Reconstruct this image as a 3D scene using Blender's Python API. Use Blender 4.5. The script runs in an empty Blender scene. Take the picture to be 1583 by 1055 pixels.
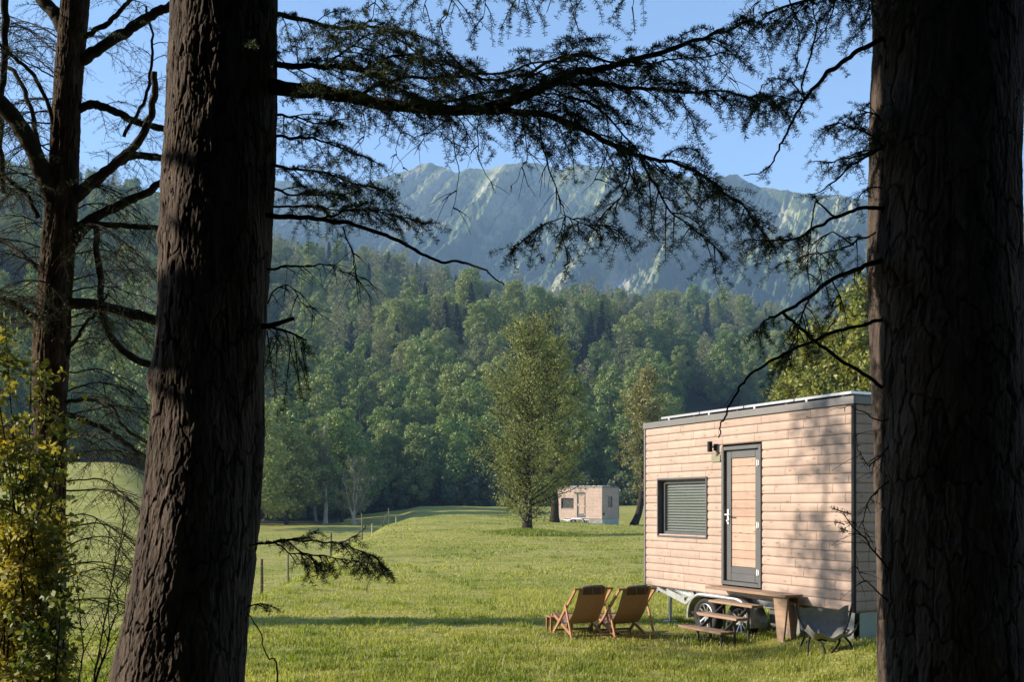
import bpy, math
import numpy as np
from mathutils import Vector, Matrix

# ------------------------------------------------------------------ camera, sky, sun, exposure
SC = bpy.context.scene
COL = SC.collection
EYE = 1.95
F = 1550.0            # focal length in photo pixels (photo 1583 x 1055)
CX, HY = 791.5, 781.0  # principal column, horizon row

cd = bpy.data.cameras.new("camera")
cam = bpy.data.objects.new("camera", cd)
COL.objects.link(cam)
cam.location = (0, 0, EYE)
cam.rotation_euler = (math.radians(90), 0, 0)
cd.sensor_width = 36.0
cd.lens = 36.0 * F / 1583.0
cd.shift_y = (HY - 527.5) / 1583.0
cd.clip_start = 0.05
cd.clip_end = 9000
SC.camera = cam

SUN_EL = math.radians(24)
TO_SUN = np.array([-1.0, 0.0, 0.0])
TO_SUN = TO_SUN / np.linalg.norm(TO_SUN) * math.cos(SUN_EL)
TO_SUN[2] = math.sin(SUN_EL)

w = bpy.data.worlds.new("World")
SC.world = w
w.use_nodes = True
nt = w.node_tree
bg = nt.nodes["Background"]
sky = nt.nodes.new("ShaderNodeTexSky")
sky.sky_type = 'NISHITA'
sky.sun_disc = False
sky.sun_elevation = SUN_EL
sky.sun_rotation = math.atan2(TO_SUN[0], TO_SUN[1])
sky.altitude = 400
sky.air_density = 1.0
sky.dust_density = 0.15
sky.ozone_density = 3.0
nt.links.new(sky.outputs[0], bg.inputs[0])
bg.inputs[1].default_value = 0.092

sl = bpy.data.lights.new("sun", 'SUN')
sl.energy = 4.6
sl.angle = math.radians(0.5)
sl.color = (1.0, 0.87, 0.70)
so = bpy.data.objects.new("sun", sl)
COL.objects.link(so)
so.rotation_euler = Vector(TO_SUN).to_track_quat('Z', 'Y').to_euler()

SC.view_settings.view_transform = 'Standard'
SC.view_settings.look = 'None'
SC.view_settings.gamma = 1.0
SC.view_settings.exposure = 1.58
SC.cycles.volume_step_rate = 4.0
SC.cycles.max_bounces = 6
SC.cycles.transparent_max_bounces = 8
SC.cycles.use_denoising = True


def P(x, y, d):
    """photo pixel at depth d -> world point"""
    return np.array([(x - CX) / F * d, d, EYE + (HY - y) / F * d])


# ------------------------------------------------------------------ noise
def _h(ix, iy, seed):
    n = (ix.astype(np.int64) * 374761393 + iy.astype(np.int64) * 668265263 + seed * 974634777) & 0xFFFFFFFF
    n = ((n ^ (n >> 13)) * 1274126177) & 0xFFFFFFFF
    n = (n ^ (n >> 16)) & 0xFFFFFFFF
    return n / 4294967295.0


def vnoise(x, y, seed=0):
    x = np.asarray(x, float); y = np.asarray(y, float)
    ix = np.floor(x); iy = np.floor(y)
    fx = x - ix; fy = y - iy
    fx = fx * fx * fx * (fx * (fx * 6 - 15) + 10); fy = fy * fy * fy * (fy * (fy * 6 - 15) + 10)
    a = _h(ix, iy, seed); b = _h(ix + 1, iy, seed); c = _h(ix, iy + 1, seed); d = _h(ix + 1, iy + 1, seed)
    return (a * (1 - fx) + b * fx) * (1 - fy) + (c * (1 - fx) + d * fx) * fy


def fbm(x, y, oct=4, seed=0, gain=0.5):
    s = 0; a = 1; t = 0
    for o in range(oct):
        s = s + a * vnoise(x * 2 ** o + 17.3 * o, y * 2 ** o - 9.1 * o, seed + o); t += a; a *= gain
    return s / t


def ridged(x, y, oct=4, seed=0, gain=0.5):
    s = 0; a = 1; t = 0
    for o in range(oct):
        s = s + a * (1 - np.abs(2 * vnoise(x * 2 ** o + 5.7 * o, y * 2 ** o + 3.3 * o, seed + o) - 1)); t += a; a *= gain
    return s / t


def sstep(a, b, x):
    t = np.clip((np.asarray(x, float) - a) / (b - a), 0, 1)
    return t * t * (3 - 2 * t)


def cells(x, y, px, seed=0):
    """cellular noise periodic in x with integer period px: returns F2-F1 and id hash"""
    ix = np.floor(x); iy = np.floor(y)
    f1 = np.full(x.shape, 9.0); f2 = np.full(x.shape, 9.0); idh = np.zeros(x.shape)
    for dx in (-1, 0, 1):
        for dy in (-1, 0, 1):
            cx = ix + dx; cy = iy + dy
            wx = np.mod(cx, px)
            jx = cx + 0.1 + 0.8 * _h(wx, cy, seed); jy = cy + 0.1 + 0.8 * _h(wx, cy, seed + 7)
            d = np.hypot(x - jx, y - jy)
            hh = _h(wx, cy, seed + 13)
            closer = d < f1
            f2 = np.where(closer, f1, np.minimum(f2, d))
            idh = np.where(closer, hh, idh)
            f1 = np.where(closer, d, f1)
    return f2 - f1, idh


# ------------------------------------------------------------------ mesh building
class MB:
    def __init__(self):
        self.v = []; self.f = []; self.t = []; self.m = []; self.n = 0

    def add(self, v, faces, tone=0.5, mat=0):
        v = np.asarray(v, float).reshape(-1, 3)
        self.v.append(v)
        if not isinstance(faces, (list, tuple)) or (len(faces) and not isinstance(faces[0], np.ndarray)):
            fs = {}
            for f in (faces.tolist() if isinstance(faces, np.ndarray) else faces):
                fs.setdefault(len(f), []).append(f)
            faces = [np.array(q, int) for q in fs.values()]
        for q in faces:
            if len(q):
                self.f.append(q + self.n); self.m.append(np.full(len(q), mat, int))
        self.t.append(np.broadcast_to(np.asarray(tone, float), (len(v),)).copy())
        self.n += len(v)

    def box(self, x0, y0, z0, x1, y1, z1, tone=0.5, mat=0, M=None, bev=0.0):
        if bev > 0:
            b = bev
            v = []; 
            for (sx, X) in ((1, x0), (-1, x1)):
                for (sy, Y) in ((1, y0), (-1, y1)):
                    for (sz, Z) in ((1, z0), (-1, z1)):
                        v += [(X, Y + sy * b, Z + sz * b), (X + sx * b, Y, Z + sz * b), (X + sx * b, Y + sy * b, Z)]
            v = np.array(v)
            def c(i, j, k, a): return ((i * 2 + j) * 2 + k) * 3 + a
            fs = []
            for i in (0, 1):
                fs.append([c(i, 0, 0, 0), c(i, 0, 1, 0), c(i, 1, 1, 0), c(i, 1, 0, 0)])
                fs.append([c(0, i, 0, 1), c(0, i, 1, 1), c(1, i, 1, 1), c(1, i, 0, 1)])
                fs.append([c(0, 0, i, 2), c(0, 1, i, 2), c(1, 1, i, 2), c(1, 0, i, 2)])
                for j in (0, 1):
                    fs.append([c(i, j, 0, 0), c(i, j, 1, 0), c(i, j, 1, 1), c(i, j, 0, 1)])
                    fs.append([c(i, 0, j, 0), c(i, 1, j, 0), c(i, 1, j, 2), c(i, 0, j, 2)])
                    fs.append([c(0, i, j, 1), c(1, i, j, 1), c(1, i, j, 2), c(0, i, j, 2)])
                    for k in (0, 1):
                        fs.append([c(i, j, k, 0), c(i, j, k, 1), c(i, j, k, 2)])
        else:
            v = np.array([(x0, y0, z0), (x1, y0, z0), (x1, y1, z0), (x0, y1, z0), (x0, y0, z1), (x1, y0, z1), (x1, y1, z1), (x0, y1, z1)], float)
            fs = [[0, 3, 2, 1], [4, 5, 6, 7], [0, 1, 5, 4], [1, 2, 6, 5], [2, 3, 7, 6], [3, 0, 4, 7]]
        if M is not None:
            v = np.array([M @ Vector(p) for p in v])
        self.add(v, fs, tone, mat)

    def bar(self, p, q, wx, wz, up=(0, 0, 1), tone=0.5, mat=0, bev=0.0):
        p = Vector(p); q = Vector(q); d = q - p
        L = d.length; d.normalize()
        s = d.cross(Vector(up)); s = s.normalized() if s.length > 1e-6 else Vector((1, 0, 0))
        u = s.cross(d)
        M = Matrix(((s.x, d.x, u.x, p.x), (s.y, d.y, u.y, p.y), (s.z, d.z, u.z, p.z), (0, 0, 0, 1)))
        self.box(-wx / 2, 0, -wz / 2, wx / 2, L, wz / 2, tone, mat, M, bev)

    def tube(self, pts, rad, n=6, tone=0.5, mat=0, cap=True):
        pts = np.asarray(pts, float); k = len(pts)
        rad = np.broadcast_to(np.asarray(rad, float), (k,))
        tan = np.gradient(pts, axis=0)
        tan /= np.linalg.norm(tan, axis=1)[:, None] + 1e-12
        a = np.array([0, 0, 1.0]) if abs(tan[0, 2]) < 0.9 else np.array([1.0, 0, 0])
        N = np.zeros((k, 3)); nv = np.cross(tan[0], a)
        for i in range(k):
            nv = nv - tan[i] * nv.dot(tan[i]); nv = nv / (np.linalg.norm(nv) + 1e-12); N[i] = nv
        B = np.cross(tan, N)
        th = np.arange(n) * 2 * math.pi / n
        v = pts[:, None, :] + rad[:, None, None] * (np.cos(th)[None, :, None] * N[:, None, :] + np.sin(th)[None, :, None] * B[:, None, :])
        i = np.arange(k - 1)[:, None] * n; j = np.arange(n)[None, :]; j2 = (j + 1) % n
        q = np.stack([i + j, i + j2, i + n + j2, i + n + j], -1).reshape(-1, 4)
        fs = [q]
        if cap:
            fs.append(np.array([list(range(n))[::-1]])); fs.append(np.array([[(k - 1) * n + m for m in range(n)]]))
        self.add(v.reshape(-1, 3), fs, tone, mat)

    def lathe(self, prof, n=32, axis='y', tone=0.5, mat=0, M=None):
        """profile of (radius, along) pairs, closed loop"""
        prof = np.asarray(prof, float); k = len(prof)
        th = np.arange(n) * 2 * math.pi / n
        v = np.zeros((k, n, 3))
        v[:, :, 0] = prof[:, 0][:, None] * np.cos(th); v[:, :, 2] = prof[:, 0][:, None] * np.sin(th); v[:, :, 1] = prof[:, 1][:, None]
        i = np.arange(k)[:, None] * n; i2 = ((np.arange(k) + 1) % k)[:, None] * n
        j = np.arange(n)[None, :]; j2 = (j + 1) % n
        q = np.stack([i + j, i + j2, i2 + j2, i2 + j], -1).reshape(-1, 4)
        v = v.reshape(-1, 3)
        if axis == 'z': v = v[:, [0, 2, 1]]
        if axis == 'x': v = v[:, [1, 0, 2]]
        if M is not None: v = np.array([M @ Vector(p) for p in v])
        self.add(v, [q], tone, mat)

    def quads(self, c, a, b, tone=0.5, mat=0):
        """rhombus leaves: centre c, half length a, half width b (all Nx3)"""
        n = len(c)
        v = np.stack([c - a, c + b - 0.1 * a, c + a, c - b - 0.1 * a], 1).reshape(-1, 3)
        q = np.arange(4 * n).reshape(n, 4)
        self.add(v, [q], np.repeat(np.broadcast_to(tone, (n,)), 4), mat)

    def tris(self, p, q, r, tone=0.5, mat=0):
        n = len(p)
        v = np.stack([p, q, r], 1).reshape(-1, 3)
        self.add(v, [np.arange(3 * n).reshape(n, 3)], np.repeat(np.broadcast_to(tone, (n,)), 3), mat)

    def build(self, name, mats, parent=None, smooth=False, origin=None, offset=None):
        me = bpy.data.meshes.new(name)
        v = np.concatenate(self.v)
        if offset is not None: v = v - np.asarray(offset, float)
        lens = np.concatenate([np.full(len(q), q.shape[1], int) for q in self.f])
        loops = np.concatenate([q.reshape(-1) for q in self.f])
        starts = np.concatenate([[0], np.cumsum(lens)[:-1]])
        me.vertices.add(len(v)); me.vertices.foreach_set("co", v.astype(np.float32).ravel())
        me.loops.add(len(loops)); me.loops.foreach_set("vertex_index", loops.astype(np.int32))
        me.polygons.add(len(lens)); me.polygons.foreach_set("loop_start", starts.astype(np.int32))
        me.polygons.foreach_set("loop_total", lens.astype(np.int32))
        me.polygons.foreach_set("material_index", np.concatenate(self.m).astype(np.int32))
        me.polygons.foreach_set("use_smooth", np.full(len(lens), smooth, bool))
        at = me.attributes.new("tone", 'FLOAT', 'POINT')
        at.data.foreach_set("value", np.concatenate(self.t).astype(np.float32))
        me.update(calc_edges=True)
        for m in (mats if isinstance(mats, (list, tuple)) else [mats]): me.materials.append(m)
        o = bpy.data.objects.new(name, me)
        COL.objects.link(o)
        if parent is not None: o.parent = parent
        return o


def empty(name, loc, label, cat, group=None, rz=0.0):
    o = bpy.data.objects.new(name, None)
    COL.objects.link(o)
    o.location = [float(c) for c in loc]; o.rotation_euler = (0, 0, rz); o.empty_display_size = 0.2
    return tag(o, label, cat, group)


def tag(o, label, cat, group=None):
    o["label"] = label; o["category"] = cat
    if group: o["group"] = group
    return o


def kind(o, k):
    o["kind"] = k
    return o


def smooth_path(pts, n):
    pts = np.asarray(pts, float)
    p = np.vstack([2 * pts[0] - pts[1], pts, 2 * pts[-1] - pts[-2]])
    seg = len(pts) - 1
    t = np.linspace(0, seg, n); i = np.minimum(t.astype(int), seg - 1); u = (t - i)[:, None]
    a, b, c, d = p[i], p[i + 1], p[i + 2], p[i + 3]
    return 0.5 * (2 * b + (c - a) * u + (2 * a - 5 * b + 4 * c - d) * u ** 2 + (-a + 3 * b - 3 * c + d) * u ** 3)


def unit(v):
    v = np.asarray(v, float)
    return v / (np.linalg.norm(v, axis=-1, keepdims=True) + 1e-12)


# ------------------------------------------------------------------ materials
def new_mat(name):
    m = bpy.data.materials.new(name); m.use_nodes = True
    n = m.node_tree.nodes; l = m.node_tree.links
    b = n["Principled BSDF"]
    return m, n, l, b


def plain(name, col, rough=0.5, metal=0.0, spec=0.5, noise=0.15, nscale=20.0, bump=0.0):
    m, n, l, b = new_mat(name)
    b.inputs["Roughness"].default_value = rough; b.inputs["Metallic"].default_value = metal
    b.inputs["Specular IOR Level"].default_value = spec
    tc = n.new("ShaderNodeTexCoord"); nz = n.new("ShaderNodeTexNoise")
    nz.inputs["Scale"].default_value = nscale; nz.inputs["Detail"].default_value = 5
    l.new(tc.outputs["Object"], nz.inputs["Vector"])
    rp = n.new("ShaderNodeValToRGB")
    rp.color_ramp.elements[0].position = 0.3; rp.color_ramp.elements[1].position = 0.7
    rp.color_ramp.elements[0].color = (*[c * (1 - noise) for c in col], 1)
    rp.color_ramp.elements[1].color = (*[min(1, c * (1 + noise)) for c in col], 1)
    l.new(nz.outputs[0], rp.inputs[0]); l.new(rp.outputs[0], b.inputs["Base Color"])
    if bump:
        bp = n.new("ShaderNodeBump"); bp.inputs["Strength"].default_value = bump; bp.inputs["Distance"].default_value = 0.01
        l.new(nz.outputs[0], bp.inputs["Height"]); l.new(bp.outputs[0], b.inputs["Normal"])
    return m


def ramp(n, stops):
    r = n.new("ShaderNodeValToRGB"); e = r.color_ramp.elements
    while len(e) < len(stops): e.new(0.5)
    for k, (p, c) in enumerate(stops):
        e[k].position = p; e[k].color = (*c, 1)
    return r


def leaf_mat(name, ca, cb, cc=None, trans=0.35, rnd=True, rough=0.55):
    """leaf colour runs ca->cb by the leaf's own tone; the tree's own random value shifts it towards cc"""
    m = bpy.data.materials.new(name); m.use_nodes = True
    n = m.node_tree.nodes; l = m.node_tree.links
    n.remove(n["Principled BSDF"])
    at = n.new("ShaderNodeAttribute"); at.attribute_name = "tone"
    r = ramp(n, [(0.0, ca), (1.0, cb)]); l.new(at.outputs["Fac"], r.inputs[0])
    col = r.outputs[0]
    if cc is not None:
        oi = n.new("ShaderNodeObjectInfo")
        mx = n.new("ShaderNodeMix"); mx.data_type = 'RGBA'
        l.new(oi.outputs["Random"], mx.inputs[0]); l.new(col, mx.inputs[6]); mx.inputs[7].default_value = (*cc, 1)
        col = mx.outputs[2]
    d = n.new("ShaderNodeBsdfDiffuse"); t = n.new("ShaderNodeBsdfTranslucent"); g = n.new("ShaderNodeBsdfGlossy")
    g.inputs["Roughness"].default_value = rough; g.inputs[0].default_value = (0.8, 0.85, 0.8, 1)
    hs = n.new("ShaderNodeHueSaturation"); hs.inputs["Value"].default_value = 1.3; hs.inputs["Saturation"].default_value = 1.1
    l.new(col, hs.inputs["Color"]); l.new(col, d.inputs[0]); l.new(hs.outputs[0], t.inputs[0])
    ms = n.new("ShaderNodeMixShader"); ms.inputs[0].default_value = trans
    l.new(d.outputs[0], ms.inputs[1]); l.new(t.outputs[0], ms.inputs[2])
    m2 = n.new("ShaderNodeMixShader"); m2.inputs[0].default_value = 0.04
    l.new(ms.outputs[0], m2.inputs[1]); l.new(g.outputs[0], m2.inputs[2])
    l.new(m2.outputs[0], n["Material Output"].inputs[0])
    return m


def bark_mat(name, c0, c1, scale=8.0, bump=0.5):
    m, n, l, b = new_mat(name)
    tc = n.new("ShaderNodeTexCoord"); mp = n.new("ShaderNodeMapping"); mp.inputs["Scale"].default_value = (1, 1, 0.25)
    l.new(tc.outputs["Object"], mp.inputs[0])
    nz = n.new("ShaderNodeTexNoise"); nz.inputs["Scale"].default_value = scale; nz.inputs["Detail"].default_value = 8; nz.inputs["Roughness"].default_value = 0.65
    l.new(mp.outputs[0], nz.inputs["Vector"])
    at = n.new("ShaderNodeAttribute"); at.attribute_name = "tone"
    ad = n.new("ShaderNodeMath"); ad.operation = 'ADD'; l.new(nz.outputs[0], ad.inputs[0])
    mu = n.new("ShaderNodeMath"); mu.operation = 'MULTIPLY_ADD'; mu.inputs[1].default_value = 0.5; mu.inputs[2].default_value = -0.25
    l.new(at.outputs["Fac"], mu.inputs[0]); l.new(mu.outputs[0], ad.inputs[1])
    r = ramp(n, [(0.25, c0), (0.75, c1)]); l.new(ad.outputs[0], r.inputs[0]); l.new(r.outputs[0], b.inputs["Base Color"])
    b.inputs["Roughness"].default_value = 0.95; b.inputs["Specular IOR Level"].default_value = 0.15
    n2 = n.new("ShaderNodeTexNoise"); n2.inputs["Scale"].default_value = scale * 6; n2.inputs["Detail"].default_value = 6
    l.new(mp.outputs[0], n2.inputs["Vector"])
    bp = n.new("ShaderNodeBump"); bp.inputs["Strength"].default_value = bump; bp.inputs["Distance"].default_value = 0.014
    l.new(n2.outputs[0], bp.inputs["Height"])
    # thin flakes with sharp edges
    m3 = n.new("ShaderNodeMapping"); m3.inputs["Scale"].default_value = (1, 1, 0.42); l.new(tc.outputs["Object"], m3.inputs[0])
    dv = n.new("ShaderNodeMixRGB"); dv.inputs[0].default_value = 0.06; l.new(m3.outputs[0], dv.inputs[1]); l.new(nz.outputs["Color"], dv.inputs[2])
    vo = n.new("ShaderNodeTexVoronoi"); vo.feature = 'F1'; vo.inputs["Scale"].default_value = scale * 6.5; l.new(dv.outputs[0], vo.inputs["Vector"])
    sp = n.new("ShaderNodeSeparateColor"); l.new(vo.outputs["Color"], sp.inputs[0])
    b2 = n.new("ShaderNodeBump"); b2.inputs["Strength"].default_value = bump * 0.7; b2.inputs["Distance"].default_value = 0.008
    l.new(sp.outputs[0], b2.inputs["Height"]); l.new(bp.outputs[0], b2.inputs["Normal"]); l.new(b2.outputs[0], b.inputs["Normal"])
    # patches of grey lichen
    n4 = n.new("ShaderNodeTexNoise"); n4.inputs["Scale"].default_value = scale * 0.55; n4.inputs["Detail"].default_value = 7; n4.inputs["Roughness"].default_value = 0.75
    l.new(tc.outputs["Object"], n4.inputs["Vector"])
    lr = ramp(n, [(0.56, (0, 0, 0)), (0.66, (1, 1, 1))]); l.new(n4.outputs[0], lr.inputs[0])
    lf = n.new("ShaderNodeMath"); lf.operation = 'MULTIPLY'; lf.inputs[1].default_value = 0.45; l.new(lr.outputs[0], lf.inputs[0])
    mc = n.new("ShaderNodeMix"); mc.data_type = 'RGBA'; l.new(lf.outputs[0], mc.inputs[0]); l.new(r.outputs[0], mc.inputs[6])
    mc.inputs[7].default_value = (c1[0] * 1.05, c1[1] * 1.25, c1[2] * 1.15, 1); l.new(mc.outputs[2], b.inputs["Base Color"])
    return m


def wood_mat(name, dark, light, knot=(0.16, 0.075, 0.04), rough=0.65, axis=0, knots=True, stretch=10.0):
    """sawn softwood: grain runs along the object's axis, board tone comes from the mesh"""
    m, n, l, b = new_mat(name)
    tc = n.new("ShaderNodeTexCoord"); at = n.new("ShaderNodeAttribute"); at.attribute_name = "tone"
    sc = [stretch] * 3; sc[axis] = 0.8
    mp = n.new("ShaderNodeMapping"); mp.inputs["Scale"].default_value = sc
    l.new(tc.outputs["Object"], mp.inputs[0])
    # shift the grain from board to board
    ad = n.new("ShaderNodeVectorMath"); ad.operation = 'ADD'
    cmb = n.new("ShaderNodeCombineXYZ"); ml = n.new("ShaderNodeMath"); ml.operation = 'MULTIPLY'; ml.inputs[1].default_value = 37.0
    l.new(at.outputs["Fac"], ml.inputs[0])
    for k in range(3): l.new(ml.outputs[0], cmb.inputs[k])
    l.new(mp.outputs[0], ad.inputs[0]); l.new(cmb.outputs[0], ad.inputs[1])
    nz = n.new("ShaderNodeTexNoise"); nz.inputs["Scale"].default_value = 3.0; nz.inputs["Detail"].default_value = 7; nz.inputs["Distortion"].default_value = 0.6
    l.new(ad.outputs[0], nz.inputs["Vector"])
    mx = n.new("ShaderNodeMath"); mx.operation = 'MULTIPLY_ADD'; mx.inputs[1].default_value = 0.45; l.new(at.outputs["Fac"], mx.inputs[0])
    hf = n.new("ShaderNodeMath"); hf.operation = 'MULTIPLY'; hf.inputs[1].default_value = 0.62
    l.new(nz.outputs[0], hf.inputs[0]); l.new(hf.outputs[0], mx.inputs[2])
    r = ramp(n, [(0.2, dark), (0.8, light)]); l.new(mx.outputs[0], r.inputs[0])
    col = r.outputs[0]
    if knots:
        s2 = [9.0] * 3; s2[axis] = 3.2
        mp2 = n.new("ShaderNodeMapping"); mp2.inputs["Scale"].default_value = s2; l.new(tc.outputs["Object"], mp2.inputs[0])
        ad2 = n.new("ShaderNodeVectorMath"); ad2.operation = 'ADD'; l.new(mp2.outputs[0], ad2.inputs[0]); l.new(cmb.outputs[0], ad2.inputs[1])
        vo = n.new("ShaderNodeTexVoronoi"); vo.inputs["Scale"].default_value = 1.35; l.new(ad2.outputs[0], vo.inputs["Vector"])
        kr = ramp(n, [(0.08, (1, 1, 1)), (0.20, (0, 0, 0))]); l.new(vo.outputs["Distance"], kr.inputs[0])
        kf = n.new("ShaderNodeMath"); kf.operation = 'MULTIPLY'; kf.inputs[1].default_value = 0.75; l.new(kr.outputs[0], kf.inputs[0])
        mc = n.new("ShaderNodeMix"); mc.data_type = 'RGBA'; l.new(kf.outputs[0], mc.inputs[0]); l.new(col, mc.inputs[6]); mc.inputs[7].default_value = (*knot, 1)
        col = mc.outputs[2]
        # rain streaks and greying
        m5 = n.new("ShaderNodeMapping"); m5.inputs["Scale"].default_value = (2.2, 2.2, 0.35); l.new(tc.outputs["Object"], m5.inputs[0])
        n5 = n.new("ShaderNodeTexNoise"); n5.inputs["Scale"].default_value = 2.0; n5.inputs["Detail"].default_value = 6; n5.inputs["Roughness"].default_value = 0.7; l.new(m5.outputs[0], n5.inputs["Vector"])
        r5 = ramp(n, [(0.42, (0, 0, 0)), (0.72, (1, 1, 1))]); l.new(n5.outputs[0], r5.inputs[0])
        f5 = n.new("ShaderNodeMath"); f5.operation = 'MULTIPLY'; f5.inputs[1].default_value = 0.55; l.new(r5.outputs[0], f5.inputs[0])
        x5 = n.new("ShaderNodeMix"); x5.data_type = 'RGBA'; l.new(f5.outputs[0], x5.inputs[0]); l.new(col, x5.inputs[6]); x5.inputs[7].default_value = (0.27, 0.225, 0.195, 1)
        col = x5.outputs[2]
    l.new(col, b.inputs["Base Color"]); b.inputs["Roughness"].default_value = rough; b.inputs["Specular IOR Level"].default_value = 0.3
    bp = n.new("ShaderNodeBump"); bp.inputs["Strength"].default_value = 0.25; bp.inputs["Distance"].default_value = 0.004
    l.new(nz.outputs[0], bp.inputs["Height"]); l.new(bp.outputs[0], b.inputs["Normal"])
    return m


M = {}
M['bark'] = bark_mat("spruce_bark", (0.022, 0.0185, 0.0168), (0.118, 0.092, 0.077), 9, 1.0)
M['twig'] = bark_mat("dark_twig_bark", (0.008, 0.006, 0.005), (0.028, 0.021, 0.017), 14, 0.3)
M['slimbark'] = bark_mat("flaky_bark", (0.012, 0.009, 0.006), (0.095, 0.065, 0.040), 12, 0.5)
M['limb'] = bark_mat("dark_limb_bark", (0.014, 0.011, 0.008), (0.055, 0.042, 0.028), 6, 0.3)
M['palebark'] = bark_mat("pale_bark", (0.20, 0.17, 0.13), (0.42, 0.37, 0.30), 6, 0.2)
M['needle'] = leaf_mat("spruce_needles", (0.017, 0.033, 0.014), (0.058, 0.082, 0.025), trans=0.2)
M['olive'] = leaf_mat("olive_leaves", (0.118, 0.145, 0.036), (0.255, 0.268, 0.072), trans=0.35)
M['brownleaf'] = leaf_mat("young_brown_leaves", (0.130, 0.130, 0.040), (0.265, 0.240, 0.080), trans=0.35)
M['greenleaf'] = leaf_mat("green_leaves", (0.045, 0.070, 0.020), (0.110, 0.130, 0.040), trans=0.35)
M['sunleaf'] = leaf_mat("bright_leaves", (0.130, 0.160, 0.028), (0.320, 0.310, 0.065), trans=0.4)
M['shrubleaf'] = leaf_mat("yellow_green_leaves", (0.095, 0.125, 0.022), (0.385, 0.325, 0.062), trans=0.4)
M['forest'] = leaf_mat("forest_leaves", (0.062, 0.118, 0.025), (0.155, 0.235, 0.050), (0.215, 0.245, 0.062), trans=0.3)
M['conifer'] = leaf_mat("forest_needles", (0.018, 0.036, 0.016), (0.042, 0.070, 0.028), (0.030, 0.055, 0.024), trans=0.15)
M['palecrown'] = leaf_mat("budding_leaves", (0.105, 0.125, 0.045), (0.200, 0.215, 0.080), (0.16, 0.16, 0.07), trans=0.35)
M['canopy'] = leaf_mat("canopy_needles", (0.012, 0.022, 0.010), (0.035, 0.050, 0.020), trans=0.15)
M['grass'] = leaf_mat("grass_blades", (0.150, 0.205, 0.022), (0.460, 0.440, 0.115), trans=0.55)


def ground_mat():
    m, n, l, b = new_mat("meadow_turf")
    tc = n.new("ShaderNodeTexCoord")
    def noise(s, d=6, r=0.6, sc=(1, 1, 1)):
        mp = n.new("ShaderNodeMapping"); mp.inputs["Scale"].default_value = sc; l.new(tc.outputs["Object"], mp.inputs[0])
        q = n.new("ShaderNodeTexNoise"); q.inputs["Scale"].default_value = s; q.inputs["Detail"].default_value = d; q.inputs["Roughness"].default_value = r
        l.new(mp.outputs[0], q.inputs["Vector"]); return q.outputs[0]
    a = noise(0.22, 5); f = noise(6.0, 6, 0.7, (0.6, 1, 1)); s = noise(1.3, 4, 0.6, (0.5, 1.2, 1))
    m1 = n.new("ShaderNodeMath"); m1.operation = 'ADD'; l.new(a, m1.inputs[0]); l.new(f, m1.inputs[1])
    m2 = n.new("ShaderNodeMath"); m2.operation = 'ADD'; l.new(m1.outputs[0], m2.inputs[0]); l.new(s, m2.inputs[1])
    m3 = n.new("ShaderNodeMath"); m3.operation = 'MULTIPLY'; m3.inputs[1].default_value = 0.3333; l.new(m2.outputs[0], m3.inputs[0])
    r = ramp(n, [(0.36, (0.150, 0.180, 0.030)), (0.50, (0.290, 0.285, 0.075)), (0.64, (0.420, 0.375, 0.145))])
    l.new(m3.outputs[0], r.inputs[0])
    # woodland soil under the hillside trees and under the spruces (tone of the sheet)
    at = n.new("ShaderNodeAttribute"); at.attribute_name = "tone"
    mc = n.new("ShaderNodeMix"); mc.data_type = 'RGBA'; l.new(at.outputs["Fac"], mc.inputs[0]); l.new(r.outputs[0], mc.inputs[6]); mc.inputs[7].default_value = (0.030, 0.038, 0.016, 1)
    l.new(mc.outputs[2], b.inputs["Base Color"]); b.inputs["Roughness"].default_value = 0.95; b.inputs["Specular IOR Level"].default_value = 0.1
    bp = n.new("ShaderNodeBump"); bp.inputs["Strength"].default_value = 0.9; bp.inputs["Distance"].default_value = 0.12
    l.new(f, bp.inputs["Height"]); l.new(bp.outputs[0], b.inputs["Normal"])
    return m


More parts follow.
